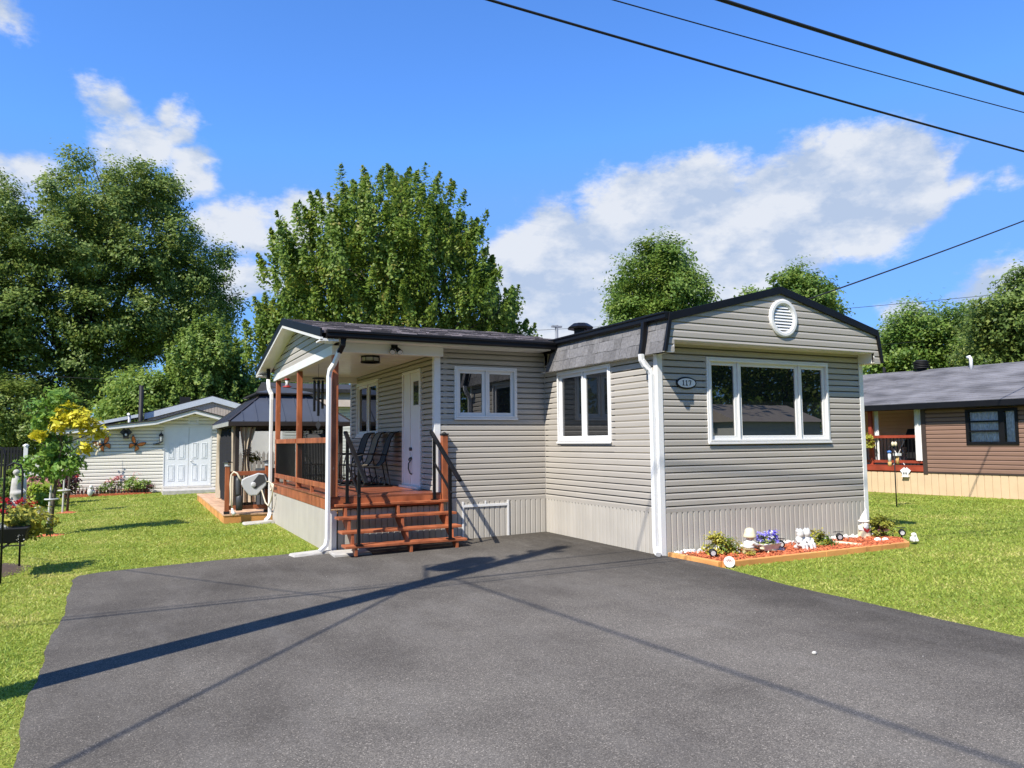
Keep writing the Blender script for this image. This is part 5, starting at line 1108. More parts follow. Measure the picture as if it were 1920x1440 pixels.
# feeder pole on the right lawn
FP = thing('feeder_pole', 'thin black garden pole with bird feeders and cream blossoms on the right lawn', 'pole', (9.41, 3.33, 0))
q = MB(); q.smooth = True; q.tube([(0, 0, -.1), (.0, 0, 1.42)], .014, 7); q.tube([(0, 0, 1.36), (-.06, .01, 1.44), (-.13, .02, 1.42), (-.14, .02, 1.36)], .008, 6); q.tube([(0, 0, 1.36), (.06, 0, 1.44), (.11, 0, 1.42), (.115, 0, 1.36)], .008, 6); q.build('pole', M['blackm'], FP)
for x in (-.06, .04): q = MB(); q.smooth = True; q.ball((x, -.02, 1.48), (.034, .034, .055)); q.build('finial', M['figy'], FP)
q = MB(); q.smooth = True; q.tube([(-.14, .02, 1.05), (-.14, .02, 1.27)], .035, 12); fd = q.build('seed_tube', M['orn'], FP); q = MB(); q.smooth = True; q.lathe([(.05, 0), (.045, .04), (.01, .06)], (-.14, .02, 1.27), 12); q.build('feeder_cap', M['bluep'], fd); q = MB(); q.smooth = True; q.tube([(-.14, .02, .96), (-.14, .02, 1.06)], .042, 12); q.build('seed', M['amber'], fd)
q = MB(); q.smooth = True; q.tube([(.11, 0, 1.0), (.11, 0, 1.2)], .035, 12); q.build('seed_tube', M['amber'], FP); q = MB(); q.box(.03, .19, -.05, .05, 1.2, 1.26); q.build('feeder_roof', M['white'], FP)

# ------------------------------------------------------------------ mulch bed in front of the window
BE = thing('garden_bed', 'mulched garden bed edged with orange timber below the front window', 'garden bed', (.1, -1.1, 0))
def bl(x, y, z=0): return (x - .1, y + 1.1, z)
q = MB(); NX, NY = 40, 10
for i in range(NX + 1):
    for j in range(NY + 1):
        u, v_ = i / NX, j / NY; x0 = .12 + (4.12 - .12) * u; yf = -1.06 + (.0 if u < .9 else (u - .9) * 3.4); y = yf + (-.24 - yf) * v_
        q.v.append(bl(x0, y, .035 + .03 * math.sin(3.1 * v_) + random.uniform(-.012, .012)))
for i in range(NX):
    for j in range(NY): b0 = i * (NY + 1) + j; q.f.append([b0, b0 + NY + 1, b0 + NY + 2, b0 + 1]); q.mi.append(0); q.sm.append(False)
q.build('mulch', M['mulch'], BE)
q = MB()
for _ in range(2600):
    u = random.random(); x0 = .14 + 3.9 * u; yf = -1.05 + (.0 if u < .9 else (u - .9) * 3.4); y = random.uniform(yf, -.26); z = .065 + random.uniform(-.01, .022); a = random.uniform(0, 3.1); l_, w_ = random.uniform(.012, .035), random.uniform(.005, .011)
    d1 = Vector((math.cos(a), math.sin(a), random.uniform(-.4, .4))) * l_; d2 = Vector((-math.sin(a), math.cos(a), random.uniform(-.4, .4))) * w_; c_ = Vector(bl(x0, y, z)); q._add([c_ - d1 - d2, c_ + d1 - d2, c_ + d1 + d2, c_ - d1 + d2, c_ + Vector((0, 0, .01))], [(0, 1, 4), (1, 2, 4), (2, 3, 4), (3, 0, 4)])
q.build('mulch_chips', M['chip'], BE, kind='stuff')
for a_, b_ in (((.13, -1.09), (1.95, -1.065)), ((1.956, -1.065), (3.74, -1.03)), ((3.75, -1.02), (4.06, -.70)), ((.10, -1.06), (.06, -.10))):
    q = MB(); q.beam(bl(*a_, .028), bl(*b_, .028), .075, .088); q.build('edging_timber', M['rawood'], BE, bevel=.006)
q = MB(); q.smooth = True
for _ in range(520):
    s = random.uniform(.014, .032); q.ball(bl(random.uniform(.12, 4.15), random.uniform(-.26, -.04), .045 + random.uniform(0, .03)), (s, s * random.uniform(.7, 1), s * .75), 6, 4)
q.build('pebbles', M['stone'], BE, kind='stuff')
def blobs(name, mat, parent, balls=(), tubes=(), voxel=.010, smooth=2):
    q = MB(); q.smooth = True
    for c, r in balls: q.ball(c, r, 12, 8)
    for p, r in tubes: q.tube(p, r, 9)
    o = q.build(name, mat, parent); m = o.modifiers.new('remesh', 'REMESH'); m.mode = 'VOXEL'; m.voxel_size = voxel; m.use_smooth_shade = True
    if smooth: s = o.modifiers.new('smooth', 'SMOOTH'); s.iterations = smooth; s.factor = .5
    return o
# child with a wheelbarrow of flowers (figure faces +x)
BY_ = thing('garden_figure', 'garden figure of a child in a cream bucket hat pushing a wheelbarrow', 'figurine', (.90, -.74, .05))
blobs('body', M['skin'], BY_, [((.03, 0, .235), (.055, .05, .055)), ((.075, 0, .225), (.016, .02, .016)), ((.145, .05, .135), .016), ((.145, -.05, .135), .016)], [([(0, 0, .12), (.02, 0, .2)], [.05, .03]), ([(.0, .06, .175), (.07, .065, .14), (.145, .05, .135)], [.022, .018, .014]), ([(.0, -.06, .175), (.07, -.065, .14), (.145, -.05, .135)], [.022, .018, .014])], .008)
blobs('coat', M['figw'], BY_, [((-.01, 0, .145), (.068, .075, .055)), ((-.005, 0, .115), (.078, .08, .03))], [([(-.005, .062, .178), (.06, .068, .148), (.10, .06, .138)], [.03, .026, .024]), ([(-.005, -.062, .178), (.06, -.068, .148), (.10, -.06, .138)], [.03, .026, .024]), ([(-.015, 0, .10), (.005, 0, .195)], [.07, .045])], .008)
blobs('trousers', M['figt'], BY_, [((-.01, 0, .09), (.065, .07, .04))], [([(-.02, .035, .09), (-.05, .04, .03), (-.055, .04, -.01)], [.042, .034, .032]), ([(.0, -.035, .09), (.045, -.035, .035), (.05, -.035, -.01)], [.042, .034, .032])], .008)
blobs('shoes', M['figy'], BY_, [((-.04, .04, -.02), (.045, .026, .02)), ((.065, -.035, -.02), (.045, .026, .02))], (), .008)
q = MB(); q.smooth = True; q.lathe([(.088, -.03), (.092, -.022), (.078, .01), (.072, .03), (.066, .062), (.045, .088), (.01, .098)], (.02, 0, .272), 20); q.build('hat', M['figy'], BY_)
WBR = thing('toy_wheelbarrow', 'small weathered white wheelbarrow planter holding the violet flowers', 'wheelbarrow', (1.24, -.74, .05))
q = MB(); q._add([(-.12, -.08, .05), (.12, -.06, .05), (.12, .06, .05), (-.12, .08, .05), (-.18, -.12, .14), (.18, -.10, .15), (.18, .10, .15), (-.18, .12, .14), (-.165, -.105, .138), (.165, -.085, .148), (.165, .085, .148), (-.165, .105, .138)], [(3, 2, 1, 0), (0, 1, 5, 4), (1, 2, 6, 5), (2, 3, 7, 6), (3, 0, 4, 7), (4, 5, 9, 8), (5, 6, 10, 9), (6, 7, 11, 10), (7, 4, 8, 11), (8, 9, 10, 11)]); q.build('tub', M['figw'], WBR, bevel=.006)
for y in (-.07, .07): q = MB(); q.smooth = True; q.tube([(-.20, y * .8, .09), (.05, y, .045), (.24, y * .3, .02)], .014, 7); q.tube([(-.06, y, .05), (-.09, y * 1.1, -.035)], .012, 6); q.build('handle', M['figy'], WBR)
q = MB(); q.smooth = True; wv = MB(); q.tube([(0, -.02, 0), (0, .02, 0)], .055, 16); o = q.build('wheel', M['figw'], WBR, (.245, 0, .02))
plant('violet_flowers', 'bunch of violet flowers planted in the toy wheelbarrow', 'flowers', (1.22, -.74, .18), [('flowers', 'pet_purple', [(-.05, 0, .09, .1), (.05, 0, .08, .1), (.15, 0, .11, .06)], 26, 14, .04, .045), ('leaves', 'lf_dark', [(0, 0, .03, .13)], 16, 12, .05, .045), ('white_flowers', 'pet_white', [(.03, -.05, .11, .07)], 5, 8, .03, .04)])
CP = thing('garden_statue', 'pale grey statue of two small figures seated side by side', 'statue', (1.94, -.72, .05))
bb, tt = [], []
for s, t in ((-.075, .04), (.075, -.04)):
    bb += [((s + t * .3, -.01, .225), (.058, .055, .058)), ((s, 0, .13), (.06, .055, .07)), ((s + t * .2, 0, .262), (.06, .058, .028)), ((s - .03, .0, .29), .018), ((s + .03, 0, .285), .018)]
    tt += [([(s - .03, 0, .08), (s - .03, -.10, .075), (s - .03, -.115, .0)], [.034, .03, .022]), ([(s + .03, 0, .08), (s + .03, -.10, .075), (s + .03, -.115, .0)], [.034, .03, .022]), ([(s - .055, 0, .165), (s - .07, -.05, .12), (s - .02, -.08, .11)], [.022, .02, .016]), ([(s + .055, 0, .165), (s + .07, -.05, .12), (s + .02, -.08, .11)], [.022, .02, .016])]
    bb += [((s - .03, -.135, -.015), (.022, .035, .018)), ((s + .03, -.135, -.015), (.022, .035, .018))]
bb.append(((0, .03, .04), (.15, .06, .045))); blobs('stone_body', M['figg'], CP, bb, tt, .008)
GN = thing('garden_gnome', 'tall white garden gnome with pointed hat, glasses and red heart at the wall corner', 'figurine', (3.74, -.30, .05)); GN.rotation_euler = (0, 0, R(-28))
q = MB(); q.smooth = True; q.lathe([(.10, -.03), (.105, .0), (.085, .12), (.07, .20), (.045, .235)], (0, 0, 0), 20); q.build('robe', M['figy'], GN)
blobs('body', M['figw'], GN, [((0, -.02, .235), (.062, .058, .058)), ((-.0, -.075, .222), .018), ((-.035, -.06, .125), .022), ((.035, -.06, .125), .022)], [([(-.07, 0, .19), (-.085, -.04, .14), (-.035, -.06, .125)], [.026, .024, .02]), ([(.07, 0, .19), (.085, -.04, .14), (.035, -.06, .125)], [.026, .024, .02]), ([(0, -.045, .215), (0, -.075, .16), (0, -.07, .10)], [.05, .04, .012])], .007)
q = MB(); q.smooth = True; q.tube([(0, -.0, .255), (.01, .01, .32), (.03, .02, .39), (.055, .03, .455)], [.078, .055, .028, .005], 18); q.lathe([(.085, 0), (.09, .015), (.078, .03)], (0, 0, .25), 20); q.build('hat', M['figw'], GN)
q = MB(); q.smooth = True
for s in (-1, 1): q.tube([(s * .028 + .02 * math.cos(t), -.078, .248 + .02 * math.sin(t)) for t in np.linspace(0, 6.28, 14)], .004, 5)
q.build('glasses', M['figt'], GN)
q = MB(); hp = [(.045 * 16 * math.sin(t) ** 3 / 16, .045 * (13 * math.cos(t) - 5 * math.cos(2 * t) - 2 * math.cos(3 * t) - math.cos(4 * t)) / 16) for t in np.linspace(0, 6.283, 24, endpoint=False)]; q.prism(hp, 'y', -.10, -.075); q.build('heart', M['red'], GN, (0, 0, .135))
WS = thing('round_plaque', 'round white garden plaque with a faint floral scrawl at the driveway end of the bed', 'plaque', (.16, -1.16, .075)); WS.rotation_euler = (R(-12), 0, R(-30))
q = MB(); q.prism(ov(.070, .070, 28), 'y', -.012, .012); q.build('disc', M['figw'], WS, bevel=.004)
q = MB(); q.smooth = True; q.tube([(-.045 + .09 * t, -.0135, .012 + .012 * math.sin(t * 21)) for t in np.linspace(0, 1, 40)], .0018, 4); q.tube([(-.03 + .05 * t, -.0135, .022 + .014 * math.cos(t * 17)) for t in np.linspace(0, 1, 30)], .0018, 4); q.build('scrawl', M['rhwood'], WS)
def spotlight(label, x, y, z, rz):
    r = thing('solar_spotlight', label, 'garden light', (x, y, .04), rz, 'black solar spotlights in the mulch bed')
    q = MB(); q.smooth = True; q.tube([(0, 0, -.02), (0, 0, z - .06)], .012, 6); q.tube([(0, .035, z + .01), (0, .0, z), (0, -.055, z - .012)], [.03, .048, .052], 14); q.build('housing', M['blackm'], r)
    q = MB(); q.tube([(0, -.0551, z - .012), (0, -.060, z - .0125)], .032, 14); q.build('lens', M['grey'], r)
    q = MB(); q.hexa([(-.06, -.02, z + .06), (.06, -.02, z + .06), (.06, .07, z + .045), (-.06, .07, z + .045), (-.06, -.02, z + .07), (.06, -.02, z + .07), (.06, .07, z + .055), (-.06, .07, z + .055)]); q.build('solar_panel', M['dgrey'], r)
spotlight('black solar spotlight beside the round white plaque', .27, -.72, .10, R(-25)); spotlight('black solar spotlight between the wheelbarrow and the seated statue', 1.50, -.72, .13, R(-35)); spotlight('black solar spotlight behind the middle shrub of the bed', 3.02, -.42, .10, R(-30)); spotlight('black solar spotlight at the far right end of the bed', 4.05, -.72, .13, R(-40))
AF = thing('garden_figure', 'small white crouching figure standing past the right end of the bed', 'figurine', (4.10, -.88, .02)); blobs('stone_body', M['figw'], AF, [((0, 0, .05), (.06, .05, .055)), ((-.01, -.01, .12), .034), ((.045, .01, .09), (.02, .04, .06))], [([(-.03, -.02, .08), (-.055, -.05, .02)], [.022, .018]), ([(.03, -.02, .08), (.02, -.06, .02)], [.022, .018])], .007)
q = MB(); q.smooth = True; q.tube([(2.60, -.42, .09), (2.76, -.70, .085), (2.86, -.95, .075)], .022, 8); single(q, 'drain_pipe', M['figy'], 'pale pipe lying across the mulch near the gnome', 'pipe')
for x, y, s, lb in ((3.50, -.72, .05, 'left'), (3.62, -.76, .045, 'right')):
    q = MB(); q.smooth = True; q.ball((0, 0, 0), (s * 1.2, s, s * .8)); single(q, 'stone', M['stone'], f'white rounded stone in the mulch before the gnome, {lb} of the pair', 'stone', (x, y, .08), group='pair of white stones')
plant('shrub', 'yellow-flecked leafy shrub at the driveway end of the bed', 'shrub', (.62, -.55, .05), [('leaves', 'lf_gold', [(-.12, 0, .12, .16), (-.1, 0, .25, .09), (.14, 0, .10, .13)], 46, 24, .05, .045), ('lower_leaves', 'lf_mid', [(.0, -.03, .05, .22)], 22, 18, .05, .042), ('flowers', 'pet_white', [(.14, -.05, .10, .12)], 8, 4, .03, .03)], stems=(6, .12, .2))
plant('low_plant', 'low yellow-flowered plant at the feet of the child figure', 'plant', (.76, -.90, .05), [('leaves', 'lf_gold', [(0, 0, .01, .08)], 10, 16, .03, .03)])
plant('shrub', 'round gold-green shrub in the middle of the bed beside the seated statue', 'shrub', (2.34, -.60, .05), [('leaves', 'lf_gold', [(0, 0, .10, .14)], 26, 24, .05, .042), ('lower_leaves', 'lf_mid', [(.16, -.08, .04, .13), (0, 0, .05, .15)], 26, 18, .05, .042), ('flowers', 'pet_white', [(.16, -.05, .12, .06)], 4, 5, .03, .03)], stems=(6, .1, .15))
plant('shrub', 'large bushy golden shrub at the right corner of the house', 'shrub', (4.0, -.40, .03), [('leaves', 'lf_gold', [(-.12, 0, .17, .17), (.12, 0, .18, .16), (0, 0, .25, .13)], 52, 26, .055, .045), ('lower_leaves', 'lf_red', [(0, 0, .08, .2)], 20, 12, .05, .04)], stems=(8, .15, .25))

# ------------------------------------------------------------------ left garden
yt = thing('young_tree', 'young staked tree with green leaves and a golden upper right side on the left lawn', 'tree', (-8.09, 9.2, gh(-8.1)))
q = MB(); q.smooth = True; q.tube([(0, 0, -.05), (.03, .02, .7), (.10, .0, 1.4), (.14, 0, 2.1), (.12, 0, 2.75)], [.040, .034, .028, .02, .008], 8)
for h, dx, dy, dz in ((1.2, .5, .1, .35), (1.3, -.5, -.1, .3), (1.5, .6, -.2, .4), (1.6, -.55, .2, .35), (1.8, .75, 0, .25), (1.9, -.3, -.25, .5), (2.1, .55, .1, .3), (2.2, -.35, .1, .45), (1.4, .1, -.5, .4), (1.7, 0, .5, .4)): q.tube([(.1, 0, h), (.1 + dx * .6, dy * .6, h + dz * .7), (.1 + dx, dy, h + dz)], [.014, .009, .003], 5)
q.build('trunk', M['bark'], yt)
lob = [(-.22, 0, 1.42, .30), (.16, -.1, 1.36, .32), (.0, .2, 1.5, .30), (.34, 0, 1.45, .2), (-.24, -.05, 2.5, .26), (0, 0, 2.72, .28), (-.2, .1, 2.2, .24), (.2, .1, 2.72, .2), (-.38, -.1, 1.28, .2), (.05, .1, 1.8, .26), (-.1, -.1, 2.3, .22)]
P, nr_ = clumped(lob, 165, 13, .12); link('crown', leaf_mesh('crown', P, .12, M['lf_young'], .35, nr_, .5), yt)
P, nr_ = clumped([(.26, -.30, 2.44, .2), (.46, -.30, 2.32, .22), (.64, -.28, 2.16, .18), (.82, -.2, 2.06, .13), (.58, -.3, 1.74, .13), (.12, -.36, 2.2, .16), (-.24, -.36, 2.0, .12)], 78, 17, .085); link('golden_leaves', leaf_mesh('golden_leaves', P, .115, M['lf_yellow'], .7, nr_, .5), yt)
SK = thing('tree_stake', 'grey wooden stake tied to the young golden-sided tree', 'stake', (-8.14, 9.05, gh(-8.1))); q = MB(); q.tube([(0, 0, -.05), (.05, .02, 1.0)], .02, 7); q.build('stake', M['picket'], SK); q = MB(); q.smooth = True; q.tube([(.06 + .12 * math.cos(t), .10 + .12 * math.sin(t), .72) for t in np.linspace(0, 6.28, 20)], .016, 6); q.tube([(.05 + .07 * math.cos(t), .07 + .1 * math.sin(t), .22) for t in np.linspace(0, 6.28, 20)], .012, 6); q.build('tie', M['grey'], SK)
def ring_mulch(label, x, y, r, mat='mulch'):
    q = MB(); n = 18; q._add([(0, 0, .05)] + [(r * random.uniform(.8, 1.15) * math.cos(2 * math.pi * i / n), r * random.uniform(.8, 1.15) * math.sin(2 * math.pi * i / n), .004) for i in range(n)], [(0, 1 + i, 1 + (i + 1) % n) for i in range(n)]); single(q, 'mulch_ring', M[mat], label, 'mulch', (x, y, gh(x)))
ring_mulch('ring of red mulch at the foot of the young golden-sided tree', -8.1, 9.15, .28); ring_mulch('ring of red mulch at the foot of the second young tree', -8.2, 14.9, .28)
t2_ = thing('young_tree', 'second slim young tree with a pale stake in front of the shed', 'tree', (-8.2, 14.95, gh(-8.2)))
q = MB(); q.smooth = True; q.tube([(0, 0, -.05), (.03, 0, 1.0), (.02, 0, 1.9)], [.035, .028, .008], 8); q.tube([(.01, 0, 1.0), (.25, 0, 1.5)], [.012, .004], 5); q.build('trunk', M['bark'], t2_); P, nr_ = clumped([(-.05, 0, 1.5, .32), (.1, 0, 1.25, .26), (0, 0, 1.85, .22)], 22, 12, .12); link('crown', leaf_mesh('crown', P, .11, M['lf_young'], .4, nr_, .5), t2_)
q = MB(); q.tube([(0, 0, -.05), (.02, 0, 1.05)], .022, 7); q.tube([(.02 + .14 * math.cos(t), .06 + .1 * math.sin(t), .60) for t in np.linspace(0, 6.28, 18)], .018, 6); single(q, 'tree_stake', M['picket'], 'pale wooden stake beside the second young tree', 'stake', (-8.30, 14.80, gh(-8.2)))
# planter stand at the left edge
PS = thing('planter_stand', 'black iron stand with a hanging trough of geraniums at the left edge of the lawn', 'planter', (-8.12, 3.9, gh(-8.1)))
for x, y, top in ((-.01, -.62, 1.75), (.02, .9, 1.50)): q = MB(); q.smooth = True; q.tube([(x, y, -.05), (x, y, top - .1), (x - .03, y, top), (x - .12, y, top + .04), (x - .2, y, top - .02)], .014, 7); q.build('pole', M['blackm'], PS)
q = MB(); q.beam((0, -.62, .46), (.02, .9, .46), .02, .02); q.beam((-.22, -.4, .46), (.22, -.4, .46), .015, .015); q.beam((-.22, .5, .46), (.22, .5, .46), .015, .015); q.build('bracket', M['blackm'], PS)
FT = thing('flower_trough', 'dark trough of red geraniums and trailing yellow-green foliage on the iron stand', 'planter', (-8.10, 4.05, gh(-8.1) + .48))
q = MB(); q.hexa([(-.17, -.42, 0), (.17, -.42, 0), (.17, .42, 0), (-.17, .42, 0), (-.22, -.48, .20), (.22, -.48, .20), (.22, .48, .20), (-.22, .48, .20)]); q.build('trough', M['blackm'], FT, bevel=.01)
for nm, mk, lb, k, pr, cr, lf in (('foliage', 'lf_gold', [(.05, -.2, .30, .2), (.1, .2, .32, .22), (.28, .35, .22, .2), (.22, .05, .25, .18)], 46, 18, .07, .07), ('dark_foliage', 'lf_dark', [(.2, .3, .12, .2), (0, 0, .2, .25), (.3, .45, .08, .14)], 30, 16, .07, .07), ('red_blooms', 'pet_red', [(-.08, -.35, .42, .07), (.02, -.1, .50, .06), (.05, .3, .48, .07), (-.1, .1, .52, .06), (.15, .45, .45, .06), (-.12, -.25, .56, .06)], 34, 15, .03, .035), ('white_blooms', 'pet_white', [(-.1, -.42, .22, .06), (.1, -.4, .08, .05), (.3, .1, .38, .06)], 9, 10, .03, .035)):
    P, nr_ = clumped(lb, k, pr, cr); link(nm, leaf_mesh(nm, P, lf, M[mk], .5, nr_), FT, kind='stuff')
q = MB(); n = 20; q._add([(0, 0, .045)] + [(.45 * random.uniform(.8, 1.2) * math.cos(2 * math.pi * i / n), .7 * random.uniform(.8, 1.2) * math.sin(2 * math.pi * i / n), .004) for i in range(n)], [(0, 1 + i, 1 + (i + 1) % n) for i in range(n)]); single(q, 'soil_patch', M['soil'], 'patch of bare dark soil under the iron planter stand', 'soil', (-8.35, 4.6, gh(-8.3)))
# dark garden fence and its clutter
GF = thing('garden_fence', 'black slatted garden fence with a white post at the far left', 'fence', (-11.2, 17.0, gh(-9)))
q = MB(); q.box(0, 1.72, .02, .05, .25, .31); q.box(0, 1.72, .02, .05, 1.62, 1.68); q.build('rail', M['blackm'], GF)
q = MB(); q.box(0, .055, 0, .019, 0, 1.72); sl = q.mesh('slat', M['blackm'])
for i in range(23): link('slat', sl, GF, (i * .074, 0, .06))
q = MB(); q.box(1.73, 1.83, -.03, .07, 0, 1.80); q.lathe([(.08, 1.80), (.08, 1.83), (.01, 1.87)], (1.78, .02, 0), 4); q.build('white_post', M['white'], GF)
q = MB(); q.box(1.84, 2.12, .0, .03, .95, 1.5); q.build('pale_panel', M['shedsid'], GF)
FN = thing('garden_fountain', 'weathered grey stone fountain figure in front of the black fence', 'fountain', (-9.55, 16.4, gh(-9))); blobs('stone_body', M['conc'], FN, [((0, 0, .8), (.12, .1, .2)), ((0, 0, 1.08), .09), ((.05, 0, .5), (.2, .18, .1)), ((0, 0, .15), (.24, .22, .2))], [([(0, 0, .1), (0, 0, .8)], [.16, .12])], .03)
q = MB(); q.smooth = True; q.lathe([(.14, 0), (.2, .4), (.22, .45), (.18, .45)], (0, 0, 0), 18); single(q, 'terracotta_pot', M['terra'], 'large terracotta pot before the black garden fence', 'pot', (-10.0, 15.4, gh(-9)))
plant('lime_shrub', 'bright lime-green shrub behind the young golden-sided tree', 'shrub', (-9.0, 17.8, gh(-9)), [('leaves', 'lf_lime', [(0, 0, .35, .34), (.25, 0, .3, .28), (-.2, 0, .5, .22)], 50, 26, .1, .1)], stems=(6, .2, .4))
plant('pink_flowers', 'dusty pink flowers beside the lime-green shrub', 'flowers', (-9.35, 18.4, gh(-9)), [('flowers', 'pet_pink', [(0, 0, .72, .22), (.3, 0, .8, .18)], 16, 12, .08, .07), ('leaves', 'lf_red', [(0, 0, .45, .28)], 18, 16, .1, .08)])
plant('red_shrub', 'dark red-leaved shrub behind the second young tree', 'shrub', (-8.55, 19.0, gh(-8.5)), [('leaves', 'lf_red', [(0, 0, .5, .35), (.1, 0, .85, .28)], 40, 22, .12, .1)], stems=(5, .2, .7))
plant('planter_tub', 'mixed dark planting in front of the black garden fence', 'plant', (-10.3, 16.3, gh(-9)), [('leaves', 'lf_dark', [(0, 0, .4, .35), (.4, 0, .3, .3)], 30, 22, .12, .1), ('flowers', 'pet_red', [(.1, -.1, .5, .25)], 8, 6, .05, .05)])
plant('fern', 'tall dark leafy plant beside the white fence post', 'plant', (-9.75, 16.8, gh(-9)), [('leaves', 'lf_mid', [(0, 0, .6, .25), (0, 0, .95, .2)], 24, 20, .1, .1)])

# ------------------------------------------------------------------ utility pole behind the left verge, cables
UP = thing('utility_pole', 'tall wooden utility pole with transformer standing left of the driveway', 'utility pole', (-8.6, -2.6, gh(-8.6)))
q = MB(); q.smooth = True; q.tube([(0, 0, -.5), (0, 0, 5), (0, 0, 10.1)], [.19, .17, .135], 14); q.build('pole', M['pole'], UP)
q = MB(); q.smooth = True; q.lathe([(.24, 0), (.26, .05), (.26, .82), (.20, .9), (.05, .95)], (.05, .50, 7.25), 18); tr_ = q.build('transformer', M['galv'], UP)
q = MB(); q.box(-.03, .09, .1, .3, 7.5, 7.56); q.box(-.03, .09, .1, .3, 7.9, 7.96); q.tube([(.05, .5, 8.2), (.05, .5, 8.42)], .035, 8); q.build('bracket', M['galv'], tr_)
for y, z in ((-.16, 9.7), (.16, 9.3), (.16, 8.75)): q = MB(); q.smooth = True; q.lathe([(.03, 0), (.06, .05), (.04, .1), (.05, .15)], (0, y * 1.5, z), 10); q.beam((0, 0, z), (0, y * 1.5, z), .04, .04); q.build('insulator', M['terra'], UP)
q = MB(); q.smooth = True; q.tube([(.05, .1, 6.6), (.25, .55, 6.55), (.1, .95, 7.0), (-.02, .7, 7.6), (0, .2, 8.2)], .022, 6); q.build('drop_loop', M['wire'], UP)
def cable(label, a, b, sag, r=.012, group='overhead cables'):
    a, b = Vector(a), Vector(b); q = MB(); q.smooth = True
    pts = [a.lerp(b, t) - Vector((0, 0, 4 * sag * t * (1 - t))) for t in np.linspace(0, 1, 48)]
    q.tube([p - a for p in pts], r, 7); o = single(q, 'cable', M['wire'], label, 'cable', tuple(a), group=group); return o
A = (-8.6, -2.6); B = (30, -4)
cable('lowest of the three overhead cables crossing the sky', (*A, 5.74), (*B, 5.526), .4, .0125)
cable('thinnest overhead cable, middle of the three crossing the sky', (*A, 5.941), (*B, 6.769), .4, .0065)
cable('thickest overhead cable, uppermost of the three crossing the sky', (*A, 6.378), (*B, 6.644), .4, .021)
cable('overhead cable just touching the upper right corner of the sky', (*A, 7.9), (*B, 8.15), .35, .014)
for z, r, lb in ((6.4, .02, 'thick'), (6.7, .012, 'thin')): cable(lb + ' overhead cable leading away from the pole to the left of the street', (*A, z), (-46, .3, z + .3), .5, r)
cable('overhead cable leading across the street behind the viewer', (*A, 6.9), (-4.9, -38, 7.4), .5, .016)
cable('overhead cable leading back along the near side of the street', (*A, 6.2), (-31, -28, 6.4), .5, .02)
cable('overhead service cable leading to the garden at the left', (*A, 5.2), (-16.5, 13.5, 4.2), .3, .010)
cable('service cable rising from the roof of the grey home to the right', (3.6, 3.0, 3.75), (22.46, -.45, 10.88), .22, .016, 'service cables')
P2 = thing('utility_pole', 'wooden utility pole standing out beyond the right lawn', 'utility pole', (22.46, -.45, 0)); q = MB(); q.tube([(0, 0, -.4), (0, 0, 11.3)], [.15, .11], 12); q.build('pole', M['pole'], P2)
P3 = thing('utility_pole', 'wooden utility pole further along the street at right', 'utility pole', (30, -4, 0)); q = MB(); q.tube([(0, 0, -.4), (0, 0, 8.8)], [.15, .11], 12); q.build('pole', M['pole'], P3)
cable('thin cable running past the trees above the brown house', (12, 30, 7.9), (34, 9, 8.7), .25, .012, 'service cables')
cable('thin low cable in front of the trees behind the brown house', (10, 22, 5.15), (36, 12, 7.2), .25, .012, 'service cables')
cable('thin cable sagging in front of the pale trees behind the shed', (-12, 33, 5.0), (8, 31, 5.2), .35, .012, 'service cables')
q = MB(); q.tube([(3.6, 3.0, 3.3), (3.6, 3.0, 3.95)], .025, 8); q.build('service_mast', M['galv'], H)

# ------------------------------------------------------------------ trees
def face_of(x, y): return math.atan2(-(x + 6.6), (y + 8.58))      # local x runs left to right as seen from the drive
def px(l, s): return [(a / s, b / s, r / s) for a, b, r in l]
TG = 'trees behind the homes'
big = px([(15, 215, 55), (70, 240, 40), (-60, 255, 30), (100, 235, 30), (-75, 165, 70), (0, 150, 80), (100, 195, 55), (125, 120, 62), (-170, 130, 75), (-150, 45, 90), (-60, 60, 95), (40, 60, 90), (130, 45, 75), (190, 88, 40), (195, 22, 52), (226, -10, 30), (150, -40, 62), (70, -50, 80), (-30, -50, 90), (-130, -60, 95), (-210, -20, 90), (215, -48, 26), (120, -88, 48), (50, -110, 55), (-40, -135, 70), (-140, -150, 80), (-215, -130, 80), (-20, -175, 45), (-100, -215, 50), (-240, 60, 75), (-280, -60, 90), (-235, -215, 50), (-190, 190, 30)], 54.66)
tree('maple_tree', 'large dark spreading maple behind the shed at the left', (-8.4, 42.1, gh(-7.6)), face_of(-8.4, 42.1), [(x * 1.66, z * 1.60, r * 1.27) for x, z, r in big], 10.6, 'lf_dark', 2300, 95, .52, .185, .5, 3.2, tips=34, depth=.36, shell=(.62, 1.02), asp=.92, trunk_x=-1.2, group=TG)
mp = px([(8, 178, 16), (-52, 165, 16), (10, 145, 30), (-45, 130, 30), (52, 128, 30), (90, 118, 22), (-88, 100, 32), (-20, 92, 48), (45, 82, 44), (98, 92, 32), (125, 62, 34), (-112, 62, 36), (-90, 40, 55), (-25, 25, 62), (50, 15, 58), (105, 25, 40), (140, 22, 36), (-155, 42, 34), (-178, 5, 36), (-150, -20, 50), (-70, -30, 62), (20, -40, 60), (140, -35, 46), (165, -25, 30), (-190, -48, 36), (-140, -85, 58), (-50, -90, 62), (40, -95, 55), (130, -95, 52), (185, -88, 36), (215, -80, 24), (-215, -105, 30), (-195, -140, 52), (-110, -145, 60), (10, -150, 60), (110, -150, 58), (195, -140, 44), (236, -125, 24), (-235, -160, 32), (250, -160, 20)], 63.8)
